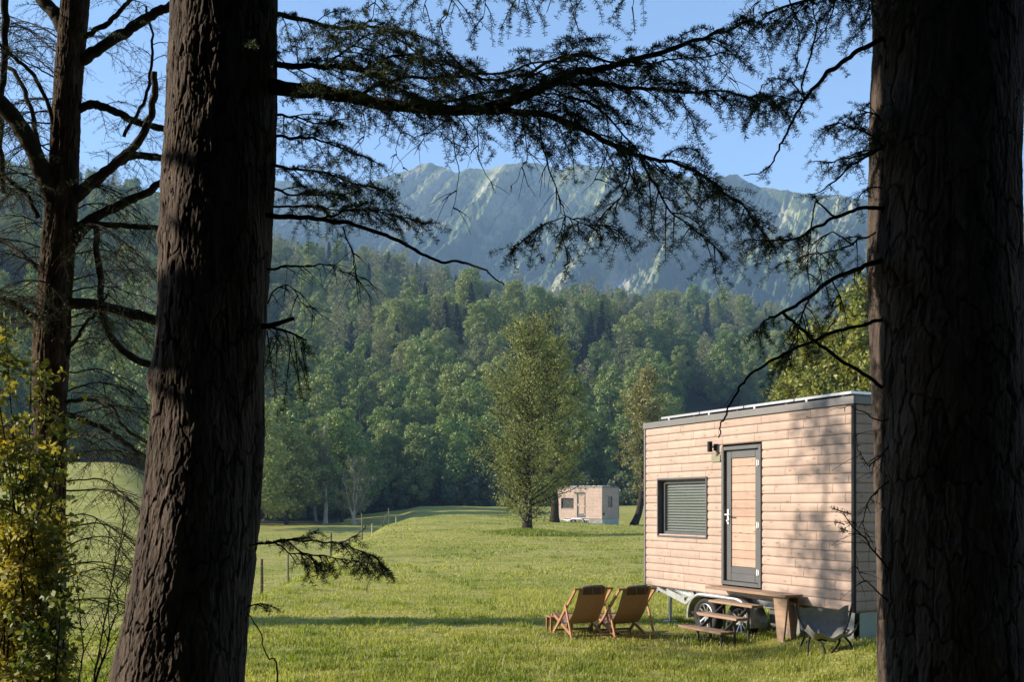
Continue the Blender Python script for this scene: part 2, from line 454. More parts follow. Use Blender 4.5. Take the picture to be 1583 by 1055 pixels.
def mountain_mat():
    m, n, l, b = new_mat("alpine_slope")
    tc = n.new("ShaderNodeTexCoord"); at = n.new("ShaderNodeAttribute"); at.attribute_name = "tone"
    q = n.new("ShaderNodeTexNoise"); q.inputs["Scale"].default_value = 0.02; q.inputs["Detail"].default_value = 9; q.inputs["Roughness"].default_value = 0.68
    l.new(tc.outputs["Object"], q.inputs["Vector"])
    ad = n.new("ShaderNodeMath"); ad.operation = 'MULTIPLY_ADD'; ad.inputs[1].default_value = 0.9; ad.inputs[2].default_value = -0.45
    l.new(q.outputs[0], ad.inputs[0])
    sm = n.new("ShaderNodeMath"); sm.operation = 'ADD'; l.new(ad.outputs[0], sm.inputs[0]); l.new(at.outputs["Fac"], sm.inputs[1])
    r = ramp(n, [(0.0, (0.045, 0.070, 0.028)), (0.16, (0.060, 0.085, 0.034)), (0.25, (0.155, 0.170, 0.088)), (0.38, (0.235, 0.238, 0.150)), (0.50, (0.300, 0.280, 0.245)), (0.8, (0.50, 0.46, 0.43))])
    l.new(sm.outputs[0], r.inputs[0]); l.new(r.outputs[0], b.inputs["Base Color"])
    b.inputs["Roughness"].default_value = 0.95; b.inputs["Specular IOR Level"].default_value = 0.1
    mp = n.new("ShaderNodeMapping"); mp.vector_type = 'POINT'
    sh = n.new("ShaderNodeSeparateXYZ"); l.new(tc.outputs["Object"], sh.inputs[0])
    ma = n.new("ShaderNodeMath"); ma.operation = 'MULTIPLY_ADD'; ma.inputs[1].default_value = -0.50
    l.new(sh.outputs[1], ma.inputs[0]); l.new(sh.outputs[0], ma.inputs[2])
    cm = n.new("ShaderNodeCombineXYZ"); l.new(ma.outputs[0], cm.inputs[0]); l.new(sh.outputs[1], cm.inputs[1])
    l.new(cm.outputs[0], mp.inputs[0]); mp.inputs["Scale"].default_value = (1.0, 0.24, 1.0)
    rg = n.new("ShaderNodeTexNoise"); rg.noise_type = 'RIDGED_MULTIFRACTAL'; rg.normalize = True
    rg.inputs["Scale"].default_value = 0.017; rg.inputs["Detail"].default_value = 9; rg.inputs["Roughness"].default_value = 0.62; rg.inputs["Distortion"].default_value = 0.25
    l.new(mp.outputs[0], rg.inputs["Vector"])
    bp = n.new("ShaderNodeBump"); bp.inputs["Strength"].default_value = 0.9; bp.inputs["Distance"].default_value = 22.0
    l.new(rg.outputs[0], bp.inputs["Height"])
    b2 = n.new("ShaderNodeBump"); b2.inputs["Strength"].default_value = 0.8; b2.inputs["Distance"].default_value = 8.0
    l.new(q.outputs[0], b2.inputs["Height"]); l.new(bp.outputs[0], b2.inputs["Normal"]); l.new(b2.outputs[0], b.inputs["Normal"])
    # bare rock sits on the sharp ribs
    rr = n.new("ShaderNodeMath"); rr.operation = 'MULTIPLY_ADD'; rr.inputs[1].default_value = 0.55; rr.inputs[2].default_value = -0.27
    l.new(rg.outputs[0], rr.inputs[0])
    s3 = n.new("ShaderNodeMath"); s3.operation = 'ADD'; l.new(sm.outputs[0], s3.inputs[0]); l.new(rr.outputs[0], s3.inputs[1]); l.new(s3.outputs[0], r.inputs[0])
    return m


# ------------------------------------------------------------------ terrain
RX = np.array([-900, -300, 0, 130, 250, 430, 500, 557, 607, 682, 732, 782, 850, 960, 1042, 1097, 1180, 1400, 2400.])
RY = np.array([330, 265, 247, 256, 300, 388, 386, 397, 405, 422, 430, 443, 452, 460, 464, 458, 474, 500, 560.])
FOOT = 150.0
RIDGE = 480.0


def terrain(X, Y):
    X = np.asarray(X, float); Y = np.asarray(Y, float)
    Ys = np.maximum(Y, 8.0); u = X / Ys
    z = 0.36 * sstep(24, 50, Y) + (0.34 * (fbm(X * 0.10, Y * 0.10, 3, 5) - 0.5) + 0.10 * (fbm(X * 0.45, Y * 0.30, 3, 15) - 0.5)) * sstep(16, 30, Y)
    z = z + 0.25 * sstep(2.7, 4.4, X) * (1 - sstep(13.2, 15.2, Y)) * sstep(9, 11, Y)
    z = z + 0.80 * np.exp(-(((X + 4.4) / np.where(X < -4.4, 4.3, 8.5)) ** 2 + ((Y - 74) / 20) ** 2))
    z = z - 0.42 * np.exp(-(((X - 6.5) / 5) ** 2 + ((Y - 85) / 7) ** 2))
    xe = -4.9 - 0.062 * (Y - 20)
    dp = np.where(Y < 60, 1.0, 1.0 - 0.75 * sstep(60, 125, Y))
    z = z - 2.1 * sstep(0, 3.2, xe - X) * sstep(13, 28, Y) * dp
    z = z + 1.35 * sstep(98, 140, Y) * sstep(-0.20, -0.10, u)
    # sunlit meadow climbing on the far left
    z = z + 8.5 * sstep(-0.27, -0.40, u) * sstep(55, 155, Y)
    # wooded hill
    foot = FOOT + 10 * (fbm(X * 0.02, Y * 0.0 + 3.3, 2, 9) - 0.5)
    xp = CX + u * F
    hr = EYE + (HY - (np.interp(xp, RX, RY) + 36)) / F * RIDGE
    t = np.clip((Y - foot) / (RIDGE - foot), 0, None)
    up = np.where(t <= 1, np.power(np.clip(t, 0, 1), 0.92), 1.0)
    bump = (fbm(X * 0.012, Y * 0.012, 3, 21) - 0.5) * 44 * sstep(0.02, 0.35, t) * (1 - sstep(0.75, 1.0, t))
    z = z + np.clip(hr - z, 0, None) * up + bump
    back = np.clip(Y - RIDGE - 12, 0, None)
    z = z - 0.42 * back
    return np.maximum(z, -3.0)


def build_ground():
    rows = np.concatenate([np.linspace(-60, 8, 18), 8 + (700 - 8) * (np.linspace(0, 1, 420)[1:]) ** 2.0])
    cols = np.linspace(-1, 1, 460)
    cols = np.sign(cols) * np.abs(cols) ** 1.15
    Yg, Cg = np.meshgrid(rows, cols, indexing='ij')
    Xg = Cg * (30 + 1.25 * np.maximum(Yg, 0) + 20 * (Yg < 8))
    Z = terrain(Xg, Yg)
    v = np.stack([Xg, Yg, Z], -1).reshape(-1, 3)
    R, Cn = Yg.shape
    i = np.arange(R - 1)[:, None] * Cn + np.arange(Cn - 1)[None, :]
    q = np.stack([i, i + 1, i + Cn + 1, i + Cn], -1).reshape(-1, 4)
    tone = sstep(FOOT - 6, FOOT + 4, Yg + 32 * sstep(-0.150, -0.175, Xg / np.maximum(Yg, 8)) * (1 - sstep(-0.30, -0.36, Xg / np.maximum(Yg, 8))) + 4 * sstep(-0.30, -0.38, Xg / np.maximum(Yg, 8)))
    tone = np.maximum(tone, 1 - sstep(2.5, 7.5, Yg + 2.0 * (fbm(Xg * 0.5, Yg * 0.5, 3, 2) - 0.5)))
    # worn earth along the old fence line
    xe = -6.1 - 0.07 * (Yg - 20)
    tone = np.maximum(tone, 0.35 * np.exp(-((Xg - xe) / 0.5) ** 2) * sstep(16, 22, Yg) * (1 - sstep(45, 70, Yg)))
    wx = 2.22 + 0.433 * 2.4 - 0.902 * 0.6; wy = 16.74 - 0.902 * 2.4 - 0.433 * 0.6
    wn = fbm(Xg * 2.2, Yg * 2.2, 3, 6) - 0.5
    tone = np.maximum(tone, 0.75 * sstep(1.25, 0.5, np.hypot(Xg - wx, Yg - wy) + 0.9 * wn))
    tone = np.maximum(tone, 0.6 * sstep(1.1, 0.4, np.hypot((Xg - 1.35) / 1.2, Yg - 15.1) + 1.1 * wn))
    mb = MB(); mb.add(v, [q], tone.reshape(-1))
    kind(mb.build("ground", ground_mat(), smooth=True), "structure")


build_ground()


def build_mountain():
    xs = np.concatenate([np.linspace(-900, 380, 200)[:-1], np.linspace(380, 1380, 760)[:-1], np.linspace(1380, 2500, 180)]); ts = np.linspace(0, 1.18, 340)
    px = np.array([-900, -300, 0, 250, 430, 500, 564, 600, 629, 660, 685, 705, 740, 777, 850, 941, 1000, 1080, 1164, 1220, 1290, 1345, 1500, 1800, 2500.])
    py = np.array([350, 330, 320, 296, 284, 284, 282, 275, 268, 258, 259, 264, 262, 259, 257, 256, 262, 272, 284, 300, 303, 311, 322, 340, 380.])
    Y0, Y1 = 830.0, 1480.0
    X_, T_ = np.meshgrid(xs, ts, indexing='ij')
    u = (X_ - CX) / F
    fac = np.clip(1.03 - 0.62 * (X_ - 790) / F, 0.66, 1.42)      # the face swings towards the viewer on the right
    Y = (Y0 + (Y1 - Y0) * T_) * fac
    hr = EYE + (HY - np.interp(X_, px, py)) / F * Y1 * fac
    X = u * Y
    h0 = 25.0 + 40 * (fac < 0)
    up = np.where(T_ <= 1, np.power(np.clip(T_, 0, 1), 0.95), 1 - 1.3 * (T_ - 1))
    z = h0 + (hr - h0) * up
    env = np.clip(T_ * 4, 0, 1) * np.clip((1.03 - T_) * 5, 0.05, 1)
    # spurs and gullies running down towards the left
    sx = X - 0.48 * (Y - Y0) + 60 * (fbm(X * 0.004, Y * 0.004, 3, 3) - 0.5)
    g1 = ridged(sx * 0.0090, Y * 0.0016, 3, 31)
    g2 = ridged(sx * 0.026, Y * 0.0055, 5, 41, 0.6) ** 1.6
    sx2 = X + 0.15 * (Y - Y0) + 14 * (fbm(X * 0.02, Y * 0.02, 3, 4) - 0.5)
    g3 = ridged(sx2 * 0.075, Y * 0.022, 4, 51, 0.6)
    z = z + env * (88 * (g1 - 0.62) + 40 * (g2 - 0.45) + 12 * (g3 - 0.6))
    z = z + 9 * (fbm(X * 0.03, Y * 0.03, 5, 61) - 0.5) * np.clip(T_ * 3, 0, 1)
    z = z + 14 * (fbm(X * 0.012, 0 * Y, 5, 71) - 0.5) * sstep(0.8, 1.0, T_)
    gx = np.gradient(z, axis=0) / np.maximum(np.gradient(X, axis=0), 0.1)
    steep = sstep(0.35, 1.3, np.abs(gx))
    v = np.stack([X, Y, z], -1).reshape(-1, 3)
    A, B = X_.shape
    i = np.arange(A - 1)[:, None] * B + np.arange(B - 1)[None, :]
    q = np.stack([i, i + B, i + B + 1, i + 1], -1).reshape(-1, 4)
    # cover: dark scrub low, grass on the spurs, rock in gullies and towards the crest
    tone = 0.28 + 0.24 * steep * (0.25 + 0.75 * sstep(0.35, 0.9, T_)) + 0.16 * sstep(0.5, 0.95, T_) * fbm(X * 0.01, Y * 0.006, 3, 81) \
        - 0.34 * sstep(0.40, 0.12, T_ + 0.25 * (fbm(X * 0.01, Y * 0.01, 3, 91) - 0.5))
    # the pale scree chute
    cx = (X_ - (955 + 30 * (T_ - 0.4) + 14 * (fbm(T_ * 9, X_ * 0.01, 3, 95) - 0.5))) / 17
    tone = tone + 0.5 * np.exp(-cx ** 2) * sstep(0.22, 0.32, T_) * (1 - sstep(0.5, 0.6, T_))
    tone = tone + 0.22 * (fbm(X * 0.05, Y * 0.02, 3, 97) - 0.5)
    mb = MB(); mb.add(v, [q], np.clip(tone, 0, 1).reshape(-1))
    kind(mb.build("mountain", mountain_mat(), smooth=True), "structure")


build_mountain()


def ground_z(x, y):
    return float(terrain(np.array([x]), np.array([y]))[0])


# ------------------------------------------------------------------ haze
def build_haze():
    mb = MB(); mb.box(-3300, -160, -9, 3300, 2900, 720)
    m = bpy.data.materials.new("valley_air"); m.use_nodes = True
    n = m.node_tree.nodes; l = m.node_tree.links
    n.remove(n["Principled BSDF"])
    pv = n.new("ShaderNodeVolumePrincipled")
    pv.inputs["Color"].default_value = (0.38, 0.62, 1.0, 1)
    pv.inputs["Density"].default_value = 0.00029
    pv.inputs["Anisotropy"].default_value = 0.0
    l.new(pv.outputs[0], n["Material Output"].inputs["Volume"])
    kind(mb.build("haze", m), "stuff")


build_haze()


# ------------------------------------------------------------------ near spruce trunks and branches
def trunk_mesh(rows, depth, seed, cell=0.066, na=460, nv=1000, amp=0.0105, knots=()):
    """rows: (photo y, left x, right x) at the trunk's depth; the trunk runs from the ground up past the picture"""
    rows = np.array(rows, float)
    y0 = rows[0, 0]; y1 = rows[-1, 0]
    yy = np.concatenate([np.linspace(y0, -60, 60)[:-1], np.linspace(-60, y1, nv)])
    cx = np.interp(yy, rows[::1, 0], (rows[:, 1] + rows[:, 2]) / 2)
    rd = np.interp(yy, rows[:, 0], (rows[:, 2] - rows[:, 1]) / 2) / F * depth * 0.965
    z = EYE + (HY - yy) / F * depth
    X0 = (cx - CX) / F * depth
    # round off the polyline
    for arr in (X0, rd):
        k = np.ones(31) / 31
        pad = np.pad(arr, 15, mode='edge'); arr[:] = np.convolve(pad, k, 'valid')
    th = np.arange(na) / na * 2 * math.pi
    TH, ZZ = np.meshgrid(th, z, indexing='xy')
    rmean = 0.25
    npx = int(2 * math.pi * rmean / cell)
    a = TH / (2 * math.pi) * npx
    warp = 0.9 * (fbm(np.cos(TH) * 3 + 9, ZZ * 1.6 + np.sin(TH) * 3, 3, seed) - 0.5)
    warp = warp + 1.1 * (fbm(np.cos(TH) * 7 + 2, ZZ * 6 + np.sin(TH) * 7, 3, seed + 1) - 0.5)
    f, idh = cells(a + warp, ZZ / (cell * 5.2) + 1.6 * (fbm(a * 0.9, ZZ * 5, 3, seed + 3) - 0.5), npx, seed)
    f2, id2 = cells(a * 2 + 2 * warp + 0.6, ZZ / (cell * 2.3) + 1.2 * (fbm(a * 1.9, ZZ * 9, 3, seed + 4) - 0.5), npx * 2, seed + 40)
    plate = sstep(0.0, 0.13, f) * 0.85 + 0.15 * sstep(0.0, 0.12, f2)
    idh = 0.6 * idh + 0.4 * id2
    fine = fbm(np.cos(TH) * 22, ZZ * 26 + np.sin(TH) * 22, 4, seed + 5)
    lump = fbm(np.cos(TH) * 1.6 + 4, ZZ * 1.3 + np.sin(TH) * 1.6, 3, seed + 8) - 0.5
    R = rd[:, None] + amp * (plate - 0.7) + amp * 0.45 * (idh - 0.5) + 0.010 * (fine - 0.5) + 0.045 * lump
    for (kz, kth, kr, ks) in knots:
        dth = np.angle(np.exp(1j * (TH - kth)))
        R = R + kr * np.exp(-(dth / ks) ** 2 - ((ZZ - kz) / (ks * 0.22)) ** 2)
    flare = np.clip(0.5 - ZZ, 0, None)
    R = R + flare * 0.16 * (0.6 + 0.4 * np.sin(TH * 5 + seed))
    v = np.stack([X0[:, None] + R * np.cos(TH), depth + R * np.sin(TH), ZZ], -1)
    K, n = TH.shape
    i = np.arange(K - 1)[:, None] * n; j = np.arange(n)[None, :]; j2 = (j + 1) % n
    q = np.stack([i + j, i + n + j, i + n + j2, i + j2], -1).reshape(-1, 4)[:, ::-1]
    mb = MB()
    mb.add(v.reshape(-1, 3), [q], (0.15 + 0.55 * idh * plate + 0.15 * plate + 0.25 * (fine - 0.5)).reshape(-1))
    return mb


class Spray:
    """collects wood tubes and needle-bearing twig segments of one branch"""
    def __init__(self, seed):
        self.r = np.random.RandomState(seed); self.w = MB(); self.a = []; self.b = []

    def seg(self, p, q):
        self.a.append(p); self.b.append(q)

    def twig(self, p, d, L, needles=True, droop=0.25, r=0.0016):
        rr = self.r
        t = np.linspace(0, 1, 4)[:, None]
        pts = p + d * L * t + np.array([0, 0, -1.0]) * droop * L * t ** 2 + rr.normal(0, 0.014 * L, (4, 3)) * t
        self.w.tube(pts, np.linspace(r, r * 0.6, 4), 3, 0.4, cap=False)
        if needles:
            for i in range(3): self.seg(pts[i], pts[i + 1])
        return pts

    def secondary(self, p, d, L, step=0.035, tw=0.11, droop=0.35, needles=True, bare=0.15, r=0.0035, keep=1.0):
        rr = self.r
        n = max(5, int(L / 0.05))
        t = np.linspace(0, 1, n)[:, None]
        wob = np.cumsum(rr.normal(0, 0.010, (n, 3)), 0) * L
        pts = p + d * L * t + np.array([0, 0, -1.0]) * droop * L * t ** 1.8 + wob * t
        self.w.tube(pts, np.linspace(r, 0.0012, n), 4, 0.4, cap=False)
        if needles:
            for i in range(n - 1):
                if t[i, 0] > bare + 0.15: self.seg(pts[i], pts[i + 1])
        m = int(L / step); side = 1
        for k in range(m):
            s = (k + rr.rand()) / m
            if s < bare or rr.rand() > keep: continue
            f = s * (n - 1); i = min(int(f), n - 2); q = pts[i] + (pts[i + 1] - pts[i]) * (f - i)
            td = unit(pts[i + 1] - pts[i]); lat = unit(np.cross(td, [0, 0, 1.0]) + rr.normal(0, 0.25, 3)); side = -side
            ang = math.radians(rr.uniform(35, 60))
            dd = unit(td * math.cos(ang) + lat * side * math.sin(ang) + np.array([0, 0, rr.uniform(-0.35, 0.10)]))
            self.twig(q, dd, tw * rr.uniform(0.5, 1.25) * (1 - 0.55 * s), needles)
        return pts

    def branch(self, pts, r0, r1, n=60, sec=0.35, step=0.07, start=0.12, droop=0.35, needles=True, tw=0.11, end=1.0, keep=1.0, rise=0.05, taper=0.45, spread=(40, 75), bare=0.15, seg=8):
        rr = self.r
        pts = smooth_path(pts, n)
        pts = pts + np.stack([fbm(np.arange(n) * 0.35, np.full(n, 3.1 * k), 2, rr.randint(999)) - 0.5 for k in range(3)], 1) * 0.02
        self.w.tube(pts, np.linspace(r0, r1, n) * (1 + 0.18 * (vnoise(np.arange(n) * 0.6, np.zeros(n), rr.randint(999)) - 0.5)), seg, 0.45)
        if sec <= 0: return pts
        L = np.concatenate([[0], np.cumsum(np.linalg.norm(np.diff(pts, axis=0), axis=1))]); tot = L[-1]
        m = int(1.45 * tot / step); side = 1
        for k in range(m):
            s = (k + rr.rand()) / m
            if s < start or s > end or rr.rand() > keep: continue
            q = np.array([np.interp(s * tot, L, pts[:, c]) for c in range(3)])
            i = min(int(np.searchsorted(L, s * tot)), n - 2)
            td = unit(pts[i + 1] - pts[i]); lat = unit(np.cross(td, [0, 0, 1.0])); side = -side
            ang = math.radians(rr.uniform(*spread))
            d = unit(td * math.cos(ang) + lat * side * math.sin(ang) + np.array([0, 0, rr.uniform(-0.30, 0.30) + rise]))
            self.secondary(q, d, sec * rr.uniform(0.45, 1.2) * (1 - taper * s), 0.030, tw * 1.5, droop, needles, bare)
        return pts

    def needle_mesh(self, per_m=420, length=0.019, width=0.0017):
        if not self.a: return None
        rr = self.r
        a = np.array(self.a); b = np.array(self.b); L = np.linalg.norm(b - a, axis=1)
        cnt = rr.poisson(L * per_m)
        idx = np.repeat(np.arange(len(a)), cnt); N = len(idx)
        p = a[idx] + (b - a)[idx] * rr.rand(N, 1)
        t = unit(b - a)[idx]
        rnd = unit(rr.normal(0, 1, (N, 3))); s = unit(np.cross(t, rnd))
        s = unit(s + np.array([0, 0, 0.35]))
        d = unit(t * rr.uniform(0.3, 0.75, (N, 1)) + s)
        wv = unit(np.cross(d, rr.normal(0, 1, (N, 3)))) * width * 0.5
        ln = length * rr.uniform(0.65, 1.15, (N, 1))
        mb = MB()
        mb.quads(p + d * ln * 0.5, d * ln * 0.5, wv, rr.rand(N))
        return mb

    def finish(self, parent, origin, wood=None, per_m=600, name="branch", length=0.021, width=0.0027):
        o = self.w.build(name, wood or M['twig'], parent, True, offset=origin)
        nm = self.needle_mesh(per_m, length, width)
        if nm: nm.build("needles", M['needle'], o)
        if nm:
            c = [x for x in o.children][0]
            me = c.data; co = np.empty(len(me.vertices) * 3, np.float32); me.vertices.foreach_get("co", co)
            co = (co.reshape(-1, 3) - np.asarray(origin, np.float32)).ravel(); me.vertices.foreach_set("co", co); me.update()
        return o


def px(pts, d, dd=0.0):
    """list of photo pixels -> points at depth d, optionally drifting dd in depth along the list"""
    n = len(pts)
    return np.array([P(x, y, d + dd * k / max(1, n - 1)) for k, (x, y) in enumerate(pts)])


def left_spruce():
    D = 4.7
    rows = [(-900, 300, 410), (-400, 284, 424), (-60, 271, 433), (0, 268, 432), (100, 262, 431), (200, 260, 428), (300, 252, 423), (400, 249, 418), (500, 246, 413), (560, 242, 410),
            (640, 240, 407), (700, 234, 405), (800, 222, 398), (900, 205, 390), (1000, 186, 383), (1055, 172, 378), (1250, 130, 385), (1400, 100, 395)]
    base = np.array([(265 - CX) / F * D, D, 0.0])
    e = empty("spruce_tree", base, "big leaning spruce trunk with long needled boughs reaching over the meadow, left foreground", "tree", "spruces framing the view")
    kz = EYE + (HY - 590) / F * D
    trunk_mesh(rows, D, 11, knots=((kz, math.radians(190), 0.035, 0.35), (EYE + (HY - 380) / F * D, math.radians(215), 0.02, 0.25))).build("trunk", M['bark'], e, True, offset=base)
    # the great bough
    s = Spray(101)
    s.branch(px([(405, 133), (470, 139), (520, 145), (620, 163), (700, 172), (760, 165), (800, 152), (850, 128)], D - 0.05, -0.5), 0.036, 0.017, 70, 0.36, 0.055, 0.16, 0.30, tw=0.10, spread=(45, 85), taper=0.1)
    s.branch(px([(850, 128), (880, 115), (930, 103), (1000, 84), (1075, 62), (1130, 45), (1165, 30)], D - 0.55, -0.3), 0.017, 0.003, 50, 0.32, 0.045, 0.0, 0.4, tw=0.10)
    s.branch(px([(690, 80), (740, 120), (800, 118), (860, 100), (905, 60)], D - 0.35, -0.3), 0.006, 0.002, 30, 0.24, 0.055, 0.0, 0.3)
    s.finish(e, base)
    s = Spray(102)   # arm dropping towards the mountain
    s.branch(px([(740, 170), (800, 172), (850, 180), (900, 198), (950, 225), (985, 240)], D - 0.40, -0.1), 0.016, 0.009, 40, 0.34, 0.05, 0.05, 0.55, tw=0.10, taper=0.1)
    s.branch(px([(985, 240), (1020, 246), (1070, 262), (1110, 288), (1150, 320), (1172, 352)], D - 0.5, -0.2), 0.009, 0.002, 40, 0.30, 0.045, 0.0, 0.5)
    s.branch(px([(985, 240), (1010, 280), (1040, 330), (1085, 365), (1115, 395)], D - 0.55, 0.1), 0.006, 0.0015, 30, 0.22, 0.05, 0.1, 0.7)
    s.branch(px([(960, 232), (975, 265), (960, 300), (940, 325)], D - 0.55, -0.1), 0.004, 0.0015, 20, 0.18, 0.06, 0.2, 0.7)
    s.finish(e, base)
    s = Spray(103)   # middle arm
    s.branch(px([(855, 128), (900, 132), (960, 134), (1030, 140), (1090, 140), (1150, 146), (1185, 160)], D - 0.55, -0.35), 0.010, 0.002, 50, 0.30, 0.05, 0.05, 0.45, tw=0.10)
    s.branch(px([(880, 150), (925, 165), (960, 205), (985, 240)], D - 0.5, 0.1), 0.006, 0.003, 30, 0.22, 0.07, 0.1, 0.5)
    s.finish(e, base)
    s = Spray(104)   # long hanging twig with its own small spray
    s.branch(px([(835, 182), (842, 235), (860, 290), (872, 333)], D - 0.5, -0.05), 0.004, 0.002, 26, 0.12, 0.09, 0.2, 0.6, needles=False)
    s.branch(px([(872, 333), (845, 345), (815, 365), (795, 385)], D - 0.5, -0.05), 0.0025, 0.001, 16, 0.12, 0.035, 0.05, 0.5)
    s.branch(px([(872, 333), (905, 345), (935, 350), (960, 362)], D - 0.5, 0.1), 0.0025, 0.001, 16, 0.13, 0.035, 0.05, 0.6)
    s.branch(px([(872, 333), (868, 360), (880, 395), (882, 415)], D - 0.5, 0.0), 0.0025, 0.001, 16, 0.10, 0.035, 0.05, 0.6)
    s.finish(e, base)
    s = Spray(105)   # upper bough, foliage against the sky
    s.branch(px([(410, 98), (470, 102), (530, 104), (580, 118), (630, 145)], D + 0.05, -0.35), 0.016, 0.006, 40, 0.34, 0.05, 0.1, 0.25, tw=0.10, rise=0.12)
    s.branch(px([(560, 110), (610, 85), (660, 92), (705, 105), (730, 115)], D - 0.1, -0.3), 0.007, 0.002, 30, 0.26, 0.05, 0.0, 0.3)
    s.branch(px([(500, 102), (545, 70), (585, 48), (640, 52)], D, -0.4), 0.006, 0.002, 30, 0.26, 0.05, 0.05, 0.3)
    s.finish(e, base)
    s = Spray(114)   # thick foliage lying on top of the great bough
    s.branch(px([(560, 145), (620, 120), (700, 118), (770, 112), (840, 95), (900, 92)], D - 0.15, -0.4), 0.008, 0.003, 40, 0.26, 0.09, 0.0, 0.3, tw=0.11)
    s.branch(px([(640, 165), (720, 150), (800, 140), (870, 150), (940, 165)], D - 0.4, 0.2), 0.007, 0.003, 40, 0.24, 0.10, 0.0, 0.45, tw=0.11)
    s.branch(px([(800, 118), (880, 88), (960, 100), (1040, 92), (1110, 82)], D - 0.45, -0.4), 0.007, 0.002, 40, 0.22, 0.09, 0.0, 0.4, tw=0.11)
    s.finish(e, base)
    s = Spray(106)   # bough above the frame, hanging tips
    s.branch(px([(415, 20), (470, 30), (530, 42), (580, 40), (620, 62), (665, 100)], D + 0.1, 0.3), 0.012, 0.003, 40, 0.30, 0.05, 0.05, 0.35)
    s.finish(e, base)
    s = Spray(107)
    for (a, b) in (((560, -60), (575, 30)), ((690, -50), (680, 45)), ((735, -60), (745, 25)), ((640, -60), (655, 20)), ((890, -60), (885, 22)), ((785, -60), (800, 15)), ((850, -60), (842, 20)), ((960, -70), (975, 12)), ((1180, -60), (1160, 20))):
        s.branch(px([a, ((a[0] + b[0]) / 2 + 14, (a[1] + b[1]) / 2), b], D - 0.3, 0.1), 0.004, 0.0015, 16, 0.16, 0.05, 0.2, 0.7, keep=0.8)
    s.branch(px([(430, -95), (600, -80), (800, -72), (1000, -85), (1200, -75)], D, -0.5), 0.02, 0.006, 30, 0.0)
    s.finish(e, base)
    s = Spray(108)   # lower bare bough
    s.branch(px([(415, 333), (460, 335), (500, 340), (560, 352), (620, 376), (672, 402), (720, 405), (750, 420), (778, 441)], D - 0.1, -0.2), 0.013, 0.003, 70, 0.0)
    s.branch(px([(500, 338), (545, 325), (590, 330), (640, 340), (656, 350)], D - 0.1, 0.1), 0.005, 0.0015, 30, 0.18, 0.04, 0.1, 0.25)
    s.branch(px([(420, 320), (470, 318), (520, 325), (570, 330)], D + 0.1, 0.1), 0.006, 0.002, 24, 0.22, 0.05, 0.1, 0.3)
    s.branch(px([(530, 350), (545, 390), (548, 420), (562, 450)], D - 0.15, 0.0), 0.004, 0.001, 20, 0.10, 0.08, 0.2, 0.5, needles=False)
    s.finish(e, base)
    s = Spray(109)   # fans between the bough and the mountain
    s.branch(px([(415, 212), (460, 212), (500, 220), (545, 235), (580, 250)], D, 0.25), 0.008, 0.002, 30, 0.24, 0.05, 0.1, 0.3)
    s.branch(px([(415, 250), (455, 262), (500, 268), (560, 288), (600, 292)], D, -0.3), 0.008, 0.002, 30, 0.22, 0.05, 0.1, 0.3)
    s.branch(px([(415, 290), (450, 300), (490, 300), (540, 302)], D, 0.3), 0.007, 0.002, 30, 0.22, 0.05, 0.05, 0.3)
    s.branch(px([(415, 175), (450, 180), (490, 190), (520, 185)], D, 0.4), 0.007, 0.002, 30, 0.24, 0.05, 0.05, 0.3)
    s.finish(e, base)
    s = Spray(110)   # dead fine twigs and the stub with its hanging bunch
    s.branch(px([(410, 415), (460, 412), (510, 412), (565, 432)], D, 0.1), 0.006, 0.0015, 30, 0.22, 0.06, 0.05, 0.6, needles=False)
    s.branch(px([(412, 470), (440, 440), (470, 470), (490, 500)], D, 0.2), 0.004, 0.001, 20, 0.18, 0.08, 0.05, 0.6, needles=False)
    s.branch(px([(405, 505), (430, 500), (456, 492)], D - 0.1, 0.0), 0.015, 0.009, 12, 0.0)
    s.finish(e, base)
    s = Spray(111)
    for k in range(9):
        x = 412 + 7 * k + s.r.uniform(-3, 3); y = 505 + s.r.uniform(0, 40) + (k > 5) * 10
        s.secondary(P(x, y, D + 0.25 + s.r.uniform(-0.1, 0.15)), unit(np.array([s.r.uniform(-0.3, 0.35), s.r.uniform(-0.4, 0.2), -0.8])), s.r.uniform(0.16, 0.42) * (1 - 0.06 * k), 0.03, 0.08, 0.3)
    s.branch(px([(400, 505), (440, 512), (472, 525)], D + 0.25, 0.0), 0.008, 0.004, 12, 0.2, 0.05, 0.1, 0.8)
    s.finish(e, base, per_m=520)
    s = Spray(112)   # low lit spray over the fence
    s.branch(px([(385, 842), (420, 838), (450, 834), (478, 828), (492, 818)], D - 0.15, -0.1), 0.007, 0.002, 26, 0.12, 0.045, 0.1, 0.3, tw=0.07)
    s.branch(px([(445, 836), (490, 838), (520, 840), (545, 832), (565, 818)], D - 0.2, -0.15), 0.005, 0.0015, 26, 0.10, 0.05, 0.2, 0.3, tw=0.06)
    s.branch(px([(520, 839), (550, 850), (575, 860), (592, 876)], D - 0.3, 0.0), 0.003, 0.001, 20, 0.14, 0.025, 0.05, 0.5, tw=0.07)
    s.branch(px([(440, 838), (480, 860), (520, 862), (555, 870), (580, 880)], D - 0.2, 0.1), 0.004, 0.001, 24, 0.14, 0.04, 0.15, 0.6, tw=0.07)
    s.branch(px([(425, 838), (450, 855), (480, 862), (505, 880)], D - 0.2, 0.0), 0.004, 0.001, 20, 0.12, 0.04, 0.15, 0.6, tw=0.07)
    s.branch(px([(385, 940), (405, 935), (425, 942)], D - 0.2, 0.0), 0.004, 0.001, 12, 0.07, 0.03, 0.1, 0.5, tw=0.05)
    s.finish(e, base)
    s = Spray(113)   # long fine bare whips under the bough
